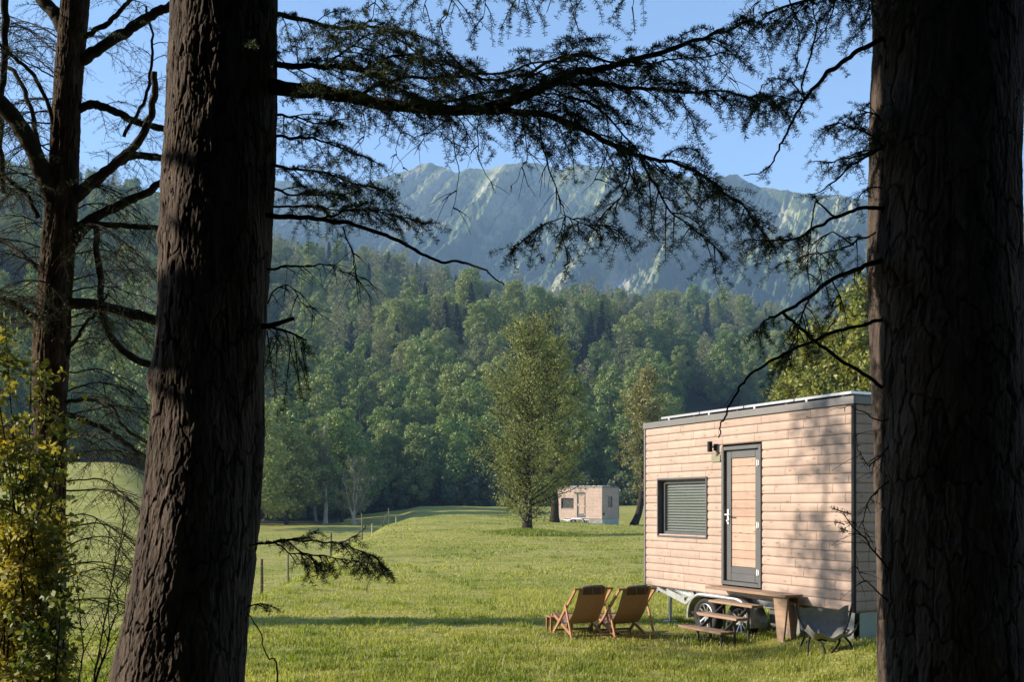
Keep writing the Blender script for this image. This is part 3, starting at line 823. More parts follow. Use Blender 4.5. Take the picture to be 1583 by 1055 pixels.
    for (a, b) in (((560, 160), (545, 235)), ((610, 165), (580, 230)), ((655, 170), (660, 235)), ((690, 175), (700, 335)), ((700, 172), (745, 260)), ((635, 168), (625, 260)), ((740, 175), (765, 300)), ((690, 172), (640, 215)), ((940, 225), (900, 300)), ((1000, 245), (1090, 330)), ((805, 178), (790, 290)), ((1090, 60), (1130, 130))):
        m = ((a[0] + b[0]) / 2 + s.r.uniform(-18, 18), (a[1] + b[1]) / 2 + 8)
        s = Spray(1130 + int(a[0] + b[1]))
        s.branch(px([a, m, b], D - 0.3, s.r.uniform(-0.3, 0.1)), 0.0028, 0.0009, 18, 0.09, 0.10, 0.25, 0.3, needles=False, keep=0.7, seg=4)
        s.finish(e, base)
    return e


def right_spruce():
    D = 4.98
    rows = [(-900, 1372, 1556), (-400, 1360, 1568), (-60, 1351, 1576), (0, 1350, 1577), (150, 1350, 1576), (300, 1348, 1575), (420, 1344, 1575), (480, 1346, 1575), (600, 1350, 1575), (750, 1353, 1576),
            (900, 1358, 1579), (1055, 1362, 1582), (1250, 1352, 1590), (1450, 1330, 1612)]
    base = np.array([(1466 - CX) / F * D, D, 0.0])
    e = empty("spruce_tree", base, "thick upright dark spruce trunk hiding the end of the cabin, right foreground", "tree", "spruces framing the view")
    trunk_mesh(rows, D, 29, knots=((EYE + (HY - 430) / F * D, math.radians(200), 0.02, 0.4),)).build("trunk", M['bark'], e, True, offset=base)
    s = Spray(201)
    s.branch(px([(1365, 58), (1320, 85), (1290, 104), (1262, 132), (1241, 156)], D - 0.1, -0.1), 0.013, 0.008, 30, 0.13, 0.06, 0.1, 0.4, keep=0.6, tw=0.06)
    s.branch(px([(1241, 156), (1226, 190), (1205, 225), (1192, 255), (1172, 268), (1150, 272)], D - 0.2, 0.0), 0.007, 0.002, 40, 0.10, 0.10, 0.0, 0.4, keep=0.6, tw=0.05)
    s.branch(px([(1241, 155), (1215, 152), (1190, 150), (1172, 165)], D - 0.2, 0.15), 0.004, 0.0015, 20, 0.18, 0.035, 0.05, 0.7)
    s.branch(px([(1240, 145), (1215, 125), (1200, 122), (1178, 130)], D - 0.2, 0.1), 0.004, 0.0015, 20, 0.16, 0.035, 0.05, 0.6)
    s.branch(px([(1241, 155), (1242, 120), (1255, 80), (1262, 40), (1255, 10), (1262, -30)], D - 0.2, 0.0), 0.005, 0.003, 30, 0.10, 0.10, 0.1, 0.6, keep=0.6)
    s.finish(e, base)
    s = Spray(202)   # bough above the frame with hanging fronds
    s.branch(px([(1400, -60), (1330, -30), (1280, -10), (1220, 5), (1185, 20)], D - 0.1, -0.3), 0.012, 0.004, 30, 0.30, 0.05, 0.1, 0.9)
    s.branch(px([(1262, -10), (1290, 10), (1272, 50), (1256, 70)], D - 0.2, 0.1), 0.005, 0.0015, 24, 0.10, 0.08, 0.1, 0.6, keep=0.7)
    s.branch(px([(1340, -20), (1345, 20), (1325, 55)], D - 0.2, 0.0), 0.004, 0.0015, 16, 0.14, 0.06, 0.1, 0.6)
    s.branch(px([(1215, -20), (1230, 30), (1238, 60), (1230, 100)], D - 0.25, 0.0), 0.004, 0.0012, 18, 0.12, 0.07, 0.1, 0.6)
    s.finish(e, base)
    s = Spray(203)   # dense tuft against the sky
    s.branch(px([(1365, 228), (1335, 240), (1310, 244), (1285, 252), (1265, 250)], D - 0.1, 0.15), 0.007, 0.002, 24, 0.18, 0.035, 0.05, 0.35)
    s.branch(px([(1365, 225), (1340, 205), (1315, 196), (1290, 190), (1270, 205)], D - 0.1, 0.1), 0.006, 0.002, 24, 0.20, 0.03, 0.05, 0.3)
    s.branch(px([(1365, 185), (1345, 175), (1325, 172)], D - 0.1, 0.05), 0.005, 0.002, 14, 0.16, 0.03, 0.05, 0.3)
    s.branch(px([(1362, 230), (1325, 250), (1300, 272), (1275, 292), (1250, 300)], D - 0.15, -0.05), 0.007, 0.002, 26, 0.10, 0.10, 0.1, 0.4, keep=0.5)
    s.branch(px([(1365, 290), (1345, 290), (1328, 302)], D - 0.15, 0.0), 0.004, 0.001, 10, 0.10, 0.03, 0.1, 0.4)
    s.finish(e, base, per_m=520)
    s = Spray(204)   # drooping arms in front of the mountain
    s.branch(px([(1365, 320), (1330, 323), (1290, 335), (1262, 352), (1235, 366), (1200, 372), (1160, 372)], D - 0.1, 0.1), 0.011, 0.003, 40, 0.22, 0.04, 0.5, 0.5)
    s.branch(px([(1290, 335), (1262, 310), (1255, 340), (1247, 400), (1252, 450)], D - 0.1, 0.0), 0.005, 0.002, 30, 0.12, 0.08, 0.1, 0.5, keep=0.6)
    s.branch(px([(1365, 355), (1330, 370), (1300, 385), (1250, 395), (1200, 412)], D - 0.05, 0.2), 0.006, 0.002, 36, 0.18, 0.06, 0.1, 0.5, keep=0.7)
    s.branch(px([(1320, 380), (1290, 360), (1262, 380), (1270, 430), (1262, 450)], D - 0.05, 0.2), 0.004, 0.0015, 30, 0.14, 0.07, 0.1, 0.5, needles=False)
    s.finish(e, base)
    s = Spray(205)
    s.branch(px([(1365, 402), (1330, 415), (1290, 430), (1250, 460), (1215, 480), (1190, 492)], D - 0.1, -0.1), 0.013, 0.006, 40, 0.12, 0.08, 0.2, 0.7, keep=0.5, tw=0.06)
    s.branch(px([(1190, 492), (1180, 500), (1172, 510)], D - 0.2, 0.0), 0.005, 0.001, 8, 0.10, 0.02, 0.1, 0.7)
    s.branch(px([(1210, 482), (1240, 510), (1270, 535), (1310, 565), (1365, 598)], D - 0.18, 0.1), 0.007, 0.009, 30, 0.08, 0.12, 0.1, 0.5, keep=0.5, needles=False)
    s.branch(px([(1250, 460), (1238, 490), (1232, 530), (1215, 545)], D - 0.2, 0.0), 0.005, 0.001, 18, 0.16, 0.03, 0.1, 0.9)
    s.branch(px([(1285, 430), (1300, 470), (1290, 500)], D - 0.2, 0.0), 0.004, 0.001, 18, 0.14, 0.05, 0.1, 0.9, keep=0.6)
    s.finish(e, base)
    s = Spray(206)   # bare curved bough ending over the cabin's roof edge
    s.branch(px([(1365, 494), (1320, 506), (1260, 525), (1215, 546), (1175, 568), (1145, 598), (1125, 632), (1115, 655), (1112, 676)], D - 0.1, -0.25), 0.009, 0.003, 70, 0.06, 0.2, 0.2, 0.4, needles=False, keep=0.4)
    s.branch(px([(1300, 511), (1302, 545)], D - 0.1, 0.0), 0.003, 0.001, 8, 0.0)
    s.finish(e, base)
    s = Spray(207)   # dead twigs low on the trunk, before the cabin's end
    s.branch(px([(1375, 648), (1350, 648), (1325, 632), (1300, 630), (1282, 634)], D - 0.1, 0.0), 0.004, 0.001, 24, 0.07, 0.1, 0.2, 0.5, needles=False)
    s.branch(px([(1375, 880), (1350, 850), (1330, 825), (1312, 808), (1302, 792)], D - 0.1, 0.0), 0.005, 0.0015, 24, 0.10, 0.07, 0.2, 0.2, needles=False)
    s.branch(px([(1375, 745), (1345, 770), (1335, 800), (1338, 830)], D - 0.1, 0.0), 0.004, 0.001, 24, 0.12, 0.07, 0.1, 0.4, needles=False)
    s.branch(px([(1375, 690), (1345, 720), (1328, 700), (1322, 670)], D - 0.1, 0.0), 0.004, 0.001, 24, 0.10, 0.07, 0.1, 0.4, needles=False)
    s.branch(px([(1375, 930), (1345, 905), (1330, 890), (1322, 850)], D - 0.1, 0.0), 0.004, 0.001, 24, 0.10, 0.07, 0.1, 0.4, needles=False)
    for (x, y) in ((1302, 792), (1306, 812), (1311, 822), (1316, 796), (1325, 812)):
        s.secondary(P(x, y, D - 0.1), unit(np.array([-0.6, 0.2, 0.3])), 0.05, 0.015, 0.03, 0.1, bare=0.0)
    s.finish(e, base)
    return e


def slim_spruce():
    D = 7.0
    base = np.array([(78 - CX) / F * D, D, ground_z((78 - CX) / F * D, D)])
    e = empty("spruce_tree", base, "slim flaky trunk with many bare crooked limbs left of the big leaning spruce", "tree", "spruces framing the view")
    rows = [(-500, 112, 140), (-60, 100, 139), (0, 97, 138), (100, 88, 130), (240, 78, 122), (300, 74, 120), (360, 72, 117), (480, 58, 108), (600, 50, 104), (700, 54, 102), (850, 58, 100), (960, 56, 100), (1055, 55, 103), (1180, 45, 110), (1230, 40, 115)]
    trunk_mesh(rows, D, 47, cell=0.04, na=120, nv=420, amp=0.012).build("trunk", M['slimbark'], e, True, offset=base)
    k = D / F
    def limb(seed, pts, w0, w1, **kw):
        s = Spray(seed)
        dd = kw.pop('dd', 0.0); o = dict(sec=0.45, step=0.12, start=0.1, droop=0.5, tw=0.14, needles=True, keep=0.8); o.update(kw)
        s.branch(px(pts, D, dd), w0 * k / 2, w1 * k / 2, 50, **o)
        s.finish(e, base, wood=M['limb'], per_m=75, length=0.022, width=0.0033)
    limb(301, [(112, 95), (105, 60), (88, 25), (62, -8), (40, -50)], 24, 20, sec=0.5)
    limb(302, [(95, 345), (75, 290), (55, 240), (30, 195), (-10, 150), (-60, 110)], 30, 24, sec=0.6, dd=-0.3)
    limb(303, [(125, 95), (150, 76), (200, 46), (240, 20), (275, 4)], 18, 13, sec=0.45)
    limb(304, [(120, 168), (150, 162), (190, 178), (215, 190), (265, 204)], 14, 10, dd=0.2)
    limb(305, [(110, 305), (150, 275), (195, 240), (225, 200), (238, 150), (238, 110)], 15, 9, dd=-0.2)
    limb(306, [(110, 362), (150, 335), (190, 315), (230, 295), (265, 270)], 16, 10, dd=0.1)
    limb(307, [(112, 312), (150, 280), (185, 250), (215, 240), (262, 245)], 14, 12, dd=0.3)
    limb(308, [(100, 468), (150, 472), (200, 484), (255, 500)], 18, 15, sec=0.35)
    limb(309, [(150, 330), (148, 380), (155, 430), (160, 490), (178, 530), (205, 552), (250, 572)], 10, 12, dd=0.2, sec=0.35)
    limb(310, [(105, 390), (140, 350), (160, 348), (210, 350), (262, 352)], 10, 8)
    limb(311, [(95, 640), (130, 650), (170, 668), (200, 690), (245, 720)], 9, 6, sec=0.5, dd=0.3)
    limb(312, [(100, 622), (140, 618), (170, 628), (190, 660), (235, 690)], 6, 4, sec=0.45, dd=-0.3)
    limb(313, [(60, 335), (40, 300), (15, 280), (-30, 255)], 8, 5, sec=0.6)
    limb(314, [(80, 430), (40, 400), (10, 375), (-30, 360)], 8, 5, sec=0.6, dd=0.4)
    limb(315, [(80, 300), (60, 230), (45, 160), (20, 110), (-10, 95)], 9, 6, sec=0.5, dd=0.3)
    limb(316, [(120, 60), (160, 40), (190, 12), (215, -20)], 9, 6)
    limb(317, [(95, 560), (120, 520), (150, 480), (170, 450)], 6, 3, sec=0.4)
    limb(318, [(100, 240), (60, 130), (25, 90), (-10, 60)], 7, 5, dd=-0.4)
    limb(319, [(8, -40), (8, 60), (4, 130), (0, 220), (6, 300)], 12, 8, dd=0.2, sec=0.4)
    limb(320, [(90, 520), (40, 480), (10, 465), (-30, 460)], 10, 6, sec=0.6, dd=-0.3)
    limb(321, [(190, 210), (225, 150), (236, 60), (225, 10)], 6, 3, dd=0.1, sec=0.4)
    # a curtain of drooping live branchlets reaching right behind the big trunk
    s = Spray(350)
    for j in range(24):
        y = 290 + j * 28 + s.r.uniform(-10, 10); x0 = 100
        x1 = 210 + s.r.uniform(-30, 50); dy = s.r.uniform(-30, 75)
        s.branch(px([(x0, y), ((x0 + x1) / 2, y + dy * 0.25 - 14), (x1, y + dy)], D + 0.1, s.r.uniform(-0.9, 1.0)), 0.007, 0.002, 24, 0.45, 0.085, 0.15, 0.55, needles=True, tw=0.15, keep=0.8, seg=5)
    for j in range(22):
        y = 60 + j * 22 + s.r.uniform(-10, 10)
        x1 = s.r.uniform(-40, 30); dy = s.r.uniform(-60, 60)
        s.branch(px([(85, y), ((85 + x1) / 2, y + dy * 0.4 - 10), (x1, y + dy)], D + 0.1, s.r.uniform(-0.9, 1.0)), 0.007, 0.002, 24, 0.45, 0.085, 0.1, 0.55, needles=True, tw=0.15, keep=0.8, seg=5)
    s.finish(e, base, wood=M['limb'], per_m=50, length=0.022, width=0.0032)
    return e


def shrub():
    """yellow-green bush at the lower left"""
    D = 5.4
    x0 = (20 - CX) / F * D
    base = np.array([x0, D, ground_z(x0, D)])
    e = empty("leafy_shrub", base, "sunlit yellow green leafy bush at the foot of the slim trunk", "shrub")
    r = np.random.RandomState(77)
    w_ = MB(); tips = []
    for j in range(38):
        xe = r.uniform(-90, 112); ye = r.uniform(470, 1000) + max(0, (xe - 60)) * 1.5
        p0 = base + np.array([r.uniform(-0.25, 0.25), r.uniform(-0.3, 0.3), 0])
        p1 = P(xe, ye, D + r.uniform(-0.45, 0.5))
        mid = (p0 * 0.45 + p1 * 0.55) + np.array([r.uniform(-0.15, 0.15), r.uniform(-0.15, 0.15), 0.1])
        pts = smooth_path([p0, mid, p1], 24)
        w_.tube(pts, np.linspace(0.009, 0.002, 24), 5, 0.5)
        for m in range(18):
            i = r.randint(7, 24); d = unit(np.array([r.normal(), r.normal(), r.uniform(-0.3, 0.9)])); L = r.uniform(0.08, 0.30)
            q = pts[i] + d * L * np.linspace(0, 1, 6)[:, None] + np.array([0, 0, -0.1]) * L * (np.linspace(0, 1, 6)[:, None] ** 2)
            w_.tube(q, np.linspace(0.0025, 0.001, 6), 3, 0.4, cap=False); tips.append(q)
    w_.build("stem", M['limb'], e, True, offset=base)
    cs = []
    for q in tips:
        n = r.randint(16, 32)
        for m in range(n):
            cs.append(q[r.randint(1, 6)] + r.normal(0, 0.018, 3))
    cs = np.array(cs); N = len(cs)
    xpix = CX + cs[:, 0] / cs[:, 1] * F
    keep = (xpix < 118 + r.normal(0, 12, N))
    cs = cs[keep]; N = len(cs)
    a = unit(r.normal(0, 1, (N, 3)) + np.array([0, 0, -0.3])); nrm = unit(r.normal(0, 1, (N, 3)) + np.array([-0.6, -0.4, 0.8])); b = unit(np.cross(nrm, a))
    L = r.uniform(0.013, 0.027, (N, 1))
    clump = fbm(cs[:, 0] * 3, cs[:, 2] * 3, 2, 5)
    mb = MB(); mb.quads(cs, a * L, b * L * 0.62, np.clip(0.9 * (clump - 0.5) * 2 + r.normal(0.45, 0.22, N), 0, 1))
    mb.build("foliage", M['shrubleaf'], e, offset=base)


def saplings():
    r = np.random.RandomState(5)
    specs = [([(120, 1085), (128, 1010), (122, 930), (112, 860)], "thin bare sapling standing close to the slim trunk", 6.2),
             ([(142, 1085), (160, 980), (178, 880), (195, 770)], "tall bare sapling leaning right between the two left trunks", 6.0),
             ([(148, 1085), (165, 1000), (182, 940), (180, 900)], "short bare forked sapling at the big trunk's left foot", 5.4),
             ([(428, 1060), (414, 1018), (398, 975), (384, 948)], "single thin dry stalk leaning on the big trunk's right foot", 4.6)]
    for k, (pts, label, d) in enumerate(specs):
        p = px(pts, d); b = p[0].copy()
        # root it in the ground
        b[2] = ground_z(b[0], b[1]); p = np.vstack([b, p])
        o = empty("sapling" if k < 3 else "dry_stalk", b, label, "sapling" if k < 3 else "stalk", "bare saplings at the wood's edge" if k < 3 else None)
        s = Spray(400 + k)
        if k < 3:
            s.branch(p, 0.008, 0.002, 40, 0.42, 0.11, 0.35, 0.0, needles=False, tw=0.12, rise=0.35, spread=(25, 55))
        else:
            s.branch(p, 0.004, 0.0025, 30, 0.0)
        s.w.build("stem", M['limb'], o, True, offset=b)


def screen_tree(seed, x, y, h, w_, lo, n, label, trunk_r):
    """young spruce standing just left of the frame; its shade falls across the lawn and the cabin"""
    r = np.random.RandomState(seed); zb = ground_z(x, y)
    e = empty("young_spruce", (x, y, zb), label, "tree")
    mb = MB(); zs = np.linspace(-0.2, h, 16); mb.tube(np.stack([0.05 * np.sin(zs), 0.05 * np.cos(zs), zs], 1), np.linspace(trunk_r, 0.02, 16), 8); mb.build("trunk", M['limb'], e, True)
    mb = MB(); tw = MB()
    for k in range(n):
        f = r.rand(); z = lo + (h - lo) * f; az = r.uniform(0, 6.283); L = w_ * (1 - 0.55 * f) * r.uniform(0.5, 1.1)
        d = np.array([math.cos(az), math.sin(az), -0.25]); p0 = np.array([0, 0, z]); tw.tube([p0, p0 + d * L * 0.5, p0 + d * L + [0, 0, -0.1 * L]], [0.012, 0.008, 0.004], 4, cap=False)
        m = int(26 * L); t = r.uniform(0.15, 1, (m, 1)); c = p0 + d * L * t + r.normal(0, 0.07, (m, 3)) - np.array([0, 0, 0.05])
        a = unit(d + r.normal(0, 0.7, (m, 3))); b = unit(np.cross(a, r.normal(0, 1, (m, 3)))); mb.quads(c, a * 0.085, b * 0.022, r.rand(m))
    tw.build("branch", M['limb'], e); mb.build("crown", M['needle'], e)


screen_tree(71, -10.6, 16.6, 6.6, 1.05, 0.3, 950, "dense young spruce on the lawn's left side just outside the view", 0.10)
screen_tree(72, -9.4, 12.95, 10.6, 1.05, 5.2, 120, "thin sparse spruce beside the dense young spruce just outside the view", 0.04)
def high_crown(e, seed, r_max, lo, h):
    """the tree's own crown, all of it above the picture's top edge"""
    r = np.random.RandomState(seed); n = 9000
    f = r.rand(n) ** 1.3; z = lo + (h - lo) * f; R = r_max * (1 - f) ** 0.7 * np.sqrt(r.uniform(0.02, 1, n)); az = r.rand(n) * 6.283
    c = np.stack([R * np.cos(az), R * np.sin(az), z + 0.12 * (r_max - R)], 1)
    a = unit(np.stack([np.cos(az), np.sin(az), np.full(n, -0.35)], 1) + r.normal(0, 0.4, (n, 3))); b = unit(np.cross(a, r.normal(0, 1, (n, 3))))
    mb = MB(); mb.quads(c, a * r.uniform(0.12, 0.28, (n, 1)), b * 0.07, r.rand(n)); mb.build("crown", M['canopy'], e)


high_crown(left_spruce(), 81, 2.3, 6.2, 15.0)
high_crown(right_spruce(), 82, 2.3, 6.3, 15.0)
slim_spruce()
shrub()
saplings()


def canopy():
    """the wood the photographer stands in: crowns above and behind the camera, unseen, and thickened to shade the trunks and boughs"""
    r = np.random.RandomState(3)
    mb = MB(); wd = []
    spots = [(3.2, 0.2), (-3.6, 0.8), (9, 2), (12.5, 3), (-9, 0.6), (-13, 0), (-8.8, 2.3)]  # the last spot is added only to keep sun off the boughs
    for ky in range(6):
        for kx in range(9):
            spots.append(((kx - 4) * 5.2 + r.uniform(-1.3, 1.3) + (ky % 2) * 2.5, -2.6 - ky * 4.2 + r.uniform(-1.0, 1.0)))
    for (x, y) in spots:
        h = r.uniform(14, 18)
        zs = np.linspace(-0.2, h, 20)
        mb.tube(np.stack([np.full(20, x) + 0.1 * np.sin(zs), np.full(20, y) + 0 * zs, zs], 1), np.linspace(0.26, 0.04, 20), 10, 0.3, 1)
        n = 5000; lo = (6.6 if x < -8 and y > 2 else 4.8) if y > -1 else 0.6
        z = lo + (h - lo) * r.rand(n) ** 1.2
        rr_ = (1 - (z - lo) / (h - lo + 0.5)) * (2.2 if x < -8 and y > 2 else 3.0) * np.sqrt(r.rand(n)); ph = r.rand(n) * 2 * math.pi
        c = np.stack([x + rr_ * np.cos(ph), y + rr_ * np.sin(ph), z - 0.3 * rr_], 1)
        a = unit(np.stack([np.cos(ph), np.sin(ph), np.full(n, -0.5)], 1) + r.normal(0, 0.4, (n, 3))); b = unit(np.cross(a, r.normal(0, 1, (n, 3))))
        mb.quads(c, a * r.uniform(0.22, 0.45, (n, 1)), b * 0.15, r.rand(n), 0)
    o = mb.build("shade_spruce_wood", [M['canopy'], M['bark']])
    kind(o, "stuff")
    o["label"] = "unseen spruce wood around and behind the viewpoint, thickened for its shade"; o["category"] = "wood"


canopy()


# ------------------------------------------------------------------ meadow trees
def lattice_tree(seed, H, prof, n_limb, leaf_mat, bark, label, cat, name, xy, lean=(0, 0), trunk_r=0.2, leaf=0.09, leaf_n=26, z0=0.12, up=0.35, group=None,
                 twig_len=0.9, forks=None, leaf_keep=1.0, base_z=None, pts=None, lens=(0.35, 1.0), scat=0.12):
    """open-grown tree: tapered trunk, limbs, twigs, and small leaves along the twigs; prof(f) = crown half width at height fraction f"""
    r = np.random.RandomState(seed)
    x, y = xy; zb = ground_z(x, y) if base_z is None else base_z
    e = empty(name, (x, y, zb), label, cat, group)
    wd = MB()
    if pts is None:
        tz = np.linspace(0, 1, 9)
        pts = np.stack([lean[0] * tz + r.normal(0, 0.012, 9) * H * np.minimum(1, tz * 3), lean[1] * tz + r.normal(0, 0.010, 9) * H * np.minimum(1, tz * 3), tz * H], 1)
    tp = smooth_path(pts, 60); tf = np.linspace(0, 1, 60)
    tp[0, 2] -= 0.2
    rad = trunk_r * (1 - tf) ** 0.8 + 0.012 + trunk_r * 0.5 * np.exp(-tf * 40)
    wd.tube(tp, rad, 10, 0.5)
    C = []; Tn = []
    stems = [(tp, rad)]
    if forks:
        for (f0, dx, dy, dz) in forks:
            i = int(f0 * 59); p0 = tp[i]
            q = smooth_path([p0, p0 + np.array([dx * 0.5, dy * 0.5, dz * 0.4]), p0 + np.array([dx, dy, dz])], 40)
            rq = np.linspace(rad[i] * 0.7, 0.012, 40); wd.tube(q, rq, 7, 0.5); stems.append((q, rq))
    for li in range(n_limb):
        q, rq = stems[li % len(stems)] if forks else stems[0]
        f = z0 + (1 - z0) * ((li + r.rand()) / n_limb) ** 0.9 if not forks else r.uniform(0.15, 0.95)
        i = min(int(f * (len(q) - 1)), len(q) - 2); p0 = q[i]
        hf = np.clip(p0[2] / H, 0, 1)
        R = prof(hf) * r.uniform(*lens) + 0.15
        az = r.uniform(0, 2 * math.pi)
        d = unit(np.array([math.cos(az), math.sin(az), up * r.uniform(0.3, 1.5) * (0.6 + hf)]))
        n = 10; t = np.linspace(0, 1, n)[:, None]
        lp = p0 + d * R * t + np.cumsum(r.normal(0, 0.035, (n, 3)), 0) * R * 0.6 * t + np.array([0, 0, 0.10]) * R * t ** 2 + np.cross(d, [0, 0, 1.0]) * r.normal(0, 0.16) * R * t ** 2
        wd.tube(lp, np.linspace(min(rq[i] * 0.55, 0.020 + 0.010 * R), 0.005, n), 5, 0.45, cap=False)
        m = max(3, int(R / 0.22))
        for k in range(m):
            s = r.uniform(0.12, 1.0); j = min(int(s * (n - 1)), n - 2); b0 = lp[j] + (lp[j + 1] - lp[j]) * (s * (n - 1) - j)
            td = unit(lp[j + 1] - lp[j]); dd = unit(td * 0.7 + unit(r.normal(0, 1, 3)) * 0.9 + np.array([0, 0, 0.15]))
            L = twig_len * r.uniform(0.4, 1.1) * (1.15 - 0.5 * s)
            tw = b0 + dd * L * np.linspace(0, 1, 5)[:, None] + np.cumsum(r.normal(0, 0.05, (5, 3)), 0) * L
            wd.tube(tw, np.linspace(0.010, 0.004, 5), 3, 0.4, cap=False)
            if r.rand() < leaf_keep:
                nl = r.poisson(leaf_n)
                u_ = r.rand(nl, 1) ** 0.7 * 4; a_ = np.minimum(u_.astype(int), 3)[:, 0]
                c = tw[a_] + (tw[a_ + 1] - tw[a_]) * (u_ - a_[:, None]) + r.normal(0, scat, (nl, 3))
                C.append(c); Tn.append(np.clip(r.normal(0.5, 0.22, nl) + r.normal(0, 0.18), 0, 1))
    wd.build("trunk", bark, e, True)
    C = np.concatenate(C); Tn = np.concatenate(Tn); N = len(C)
    a = unit(r.normal(0, 1, (N, 3))); b = unit(np.cross(a, r.normal(0, 1, (N, 3))))
    L = leaf * r.uniform(0.55, 1.2, (N, 1))
    mb = MB(); mb.quads(C, a * L, b * L * 0.6, Tn)
    mb.build("crown", leaf_mat, e)
    return e


def XY(x, d):
    return ((x - CX) / F * d, d)


def interp_prof(fs, ws):
    return lambda f: float(np.interp(f, fs, ws))


lattice_tree(1, 10.2, interp_prof([0, .1, .3, .5, .7, .85, 1], [2.4, 3.1, 3.1, 2.8, 2.3, 1.9, 1.1]), 150, M['olive'], M['limb'],
             "tall airy olive green tree with tall grass round its foot, alone on the mound", "tree", "meadow_tree", XY(815, 50), lean=(0.3, 0.4), trunk_r=0.24, leaf=0.054, leaf_n=27, z0=0.05, up=0.75, lens=(0.35, 1.2), twig_len=1.05, scat=0.16)
lattice_tree(2, 13.0, interp_prof([0, .15, .35, .6, .8, 1], [1.2, 2.6, 3.4, 3.0, 2.2, 0.4]), 90, M['olive'], M['limb'],
             "darker olive tree just behind the lone meadow tree and left of the far small cabin", "tree", "meadow_tree", XY(857, 72), lean=(0.2, 0), trunk_r=0.30, leaf=0.10, leaf_n=30, z0=0.14, up=0.6)
lattice_tree(3, 13.2, interp_prof([0, .2, .4, .6, .8, 1], [0.8, 1.8, 3.0, 3.2, 2.6, 0.6]), 80, M['brownleaf'], M['limb'],
             "brownish leaning tree between the far small cabin and the near cabin", "tree", "meadow_tree", XY(980, 88), trunk_r=0.32, leaf=0.11, leaf_n=20, z0=0.25, up=0.8, scat=0.2,
             pts=[(0, 0, 0), (0.5, 0, 1.4), (0.75, 0, 3.5), (0.6, 0, 6.5), (0.9, 0, 9), (1.0, 0, 11.5), (1.0, 0, 13.2)])
lattice_tree(4, 11.5, interp_prof([0, .15, .4, .7, 1], [0.8, 3.0, 3.4, 2.4, 0.5]), 60, M['greenleaf'], M['limb'],
             "fresh green tree low behind the brownish leaning tree", "tree", "meadow_tree", XY(1012, 108), trunk_r=0.25, leaf=0.14, leaf_n=22, z0=0.12)
lattice_tree(5, 7.6, interp_prof([0, .2, .5, .8, 1], [0.6, 2.0, 2.9, 2.0, 0.3]), 64, M['palecrown'], M['palebark'],
             "small pale many-stemmed tree just coming into leaf at the far field's edge", "tree", "meadow_tree", XY(547, 110), trunk_r=0.2, leaf=0.10, leaf_n=7, z0=0.2, up=0.9,
             forks=[(0.10, -1.2, 0, 5.4), (0.12, 1.9, 0.3, 4.6), (0.08, 0.7, -0.4, 6.0)])
lattice_tree(6, 11.5, interp_prof([0, .4, .6, .85, 1], [0.3, 0.8, 1.6, 2.6, 1.2]), 50, M['palecrown'], M['palebark'],
             "bare white stemmed tree with a small leafy top at the wood's foot", "tree", "meadow_tree", XY(503, 113), trunk_r=0.24, leaf=0.16, leaf_n=12, z0=0.55, up=0.8,
             forks=[(0.35, -0.4, 0, 5.0), (0.3, 0.5, 0, 4.5)])

# bright broadleaf trees behind the near cabin
for k, (xp_, d_, H_, w_, lab) in enumerate(((1345, 46, 11.6, 4.0, "sunlit yellow green tree rising behind the near cabin's roof next to the right trunk"),
                                             (1262, 52, 10.4, 3.2, "rounded bright green tree behind the middle of the near cabin's roof"),
                                             (1215, 66, 9.6, 3.0, "deeper green tree behind the near cabin at the left end of the bright trees"))):
    lattice_tree(20 + k, H_, interp_prof([0, .15, .45, .75, 1], [w_ * .6, w_, w_ * .95, w_ * .65, 0.6]), 110, M['sunleaf'] if k < 2 else M['greenleaf'], M['limb'],
                 lab, "tree", "broadleaf_tree", XY(xp_, d_), trunk_r=0.24, leaf=0.12, leaf_n=34, z0=0.1, up=0.5, group="bright trees behind the near cabin")


# ------------------------------------------------------------------ wood on the hillside
def crown_round(seed, h, wd_, lobes=30, per=250, leaf=0.20, low=0.14):
    r = np.random.RandomState(seed); mb = MB()
    for k in range(lobes):
        f = low + (0.98 - low) * (k + r.rand()) / lobes
        prof = math.sin(math.pi * min(1, max(0.02, (f - low * 0.6) / (1.06 - low * 0.6))) ** 0.8) ** 0.7
        az = k * 2.4 + r.uniform(-0.4, 0.4); rad = wd_ / 2 * prof * r.uniform(0.30, 0.95)
        c = np.array([rad * math.cos(az), rad * math.sin(az), f * h])
        lr = wd_ * r.uniform(0.09, 0.20) * (0.6 + 0.5 * prof)
        n = int(per * (lr / (wd_ * 0.14)) ** 1.6 * r.uniform(0.6, 1.2))
        d = unit(r.normal(0, 1, (n, 3)) + np.array([0, 0, 0.25]))
        p = c + d * lr * np.array([1, 1, 0.85]) * r.uniform(0.55, 1.15, (n, 1)) ** 0.7
        nr = unit(d + r.normal(0, 0.55, (n, 3))); a = unit(np.cross(nr, r.normal(0, 1, (n, 3)))); b = np.cross(nr, a)
        L = leaf * r.uniform(0.5, 1.1, (n, 1))
        mb.quads(p, a * L, b * L * 0.75, np.clip(r.normal(0.5, 0.2, n) + r.normal(0, 0.22), 0, 1))
    return mb


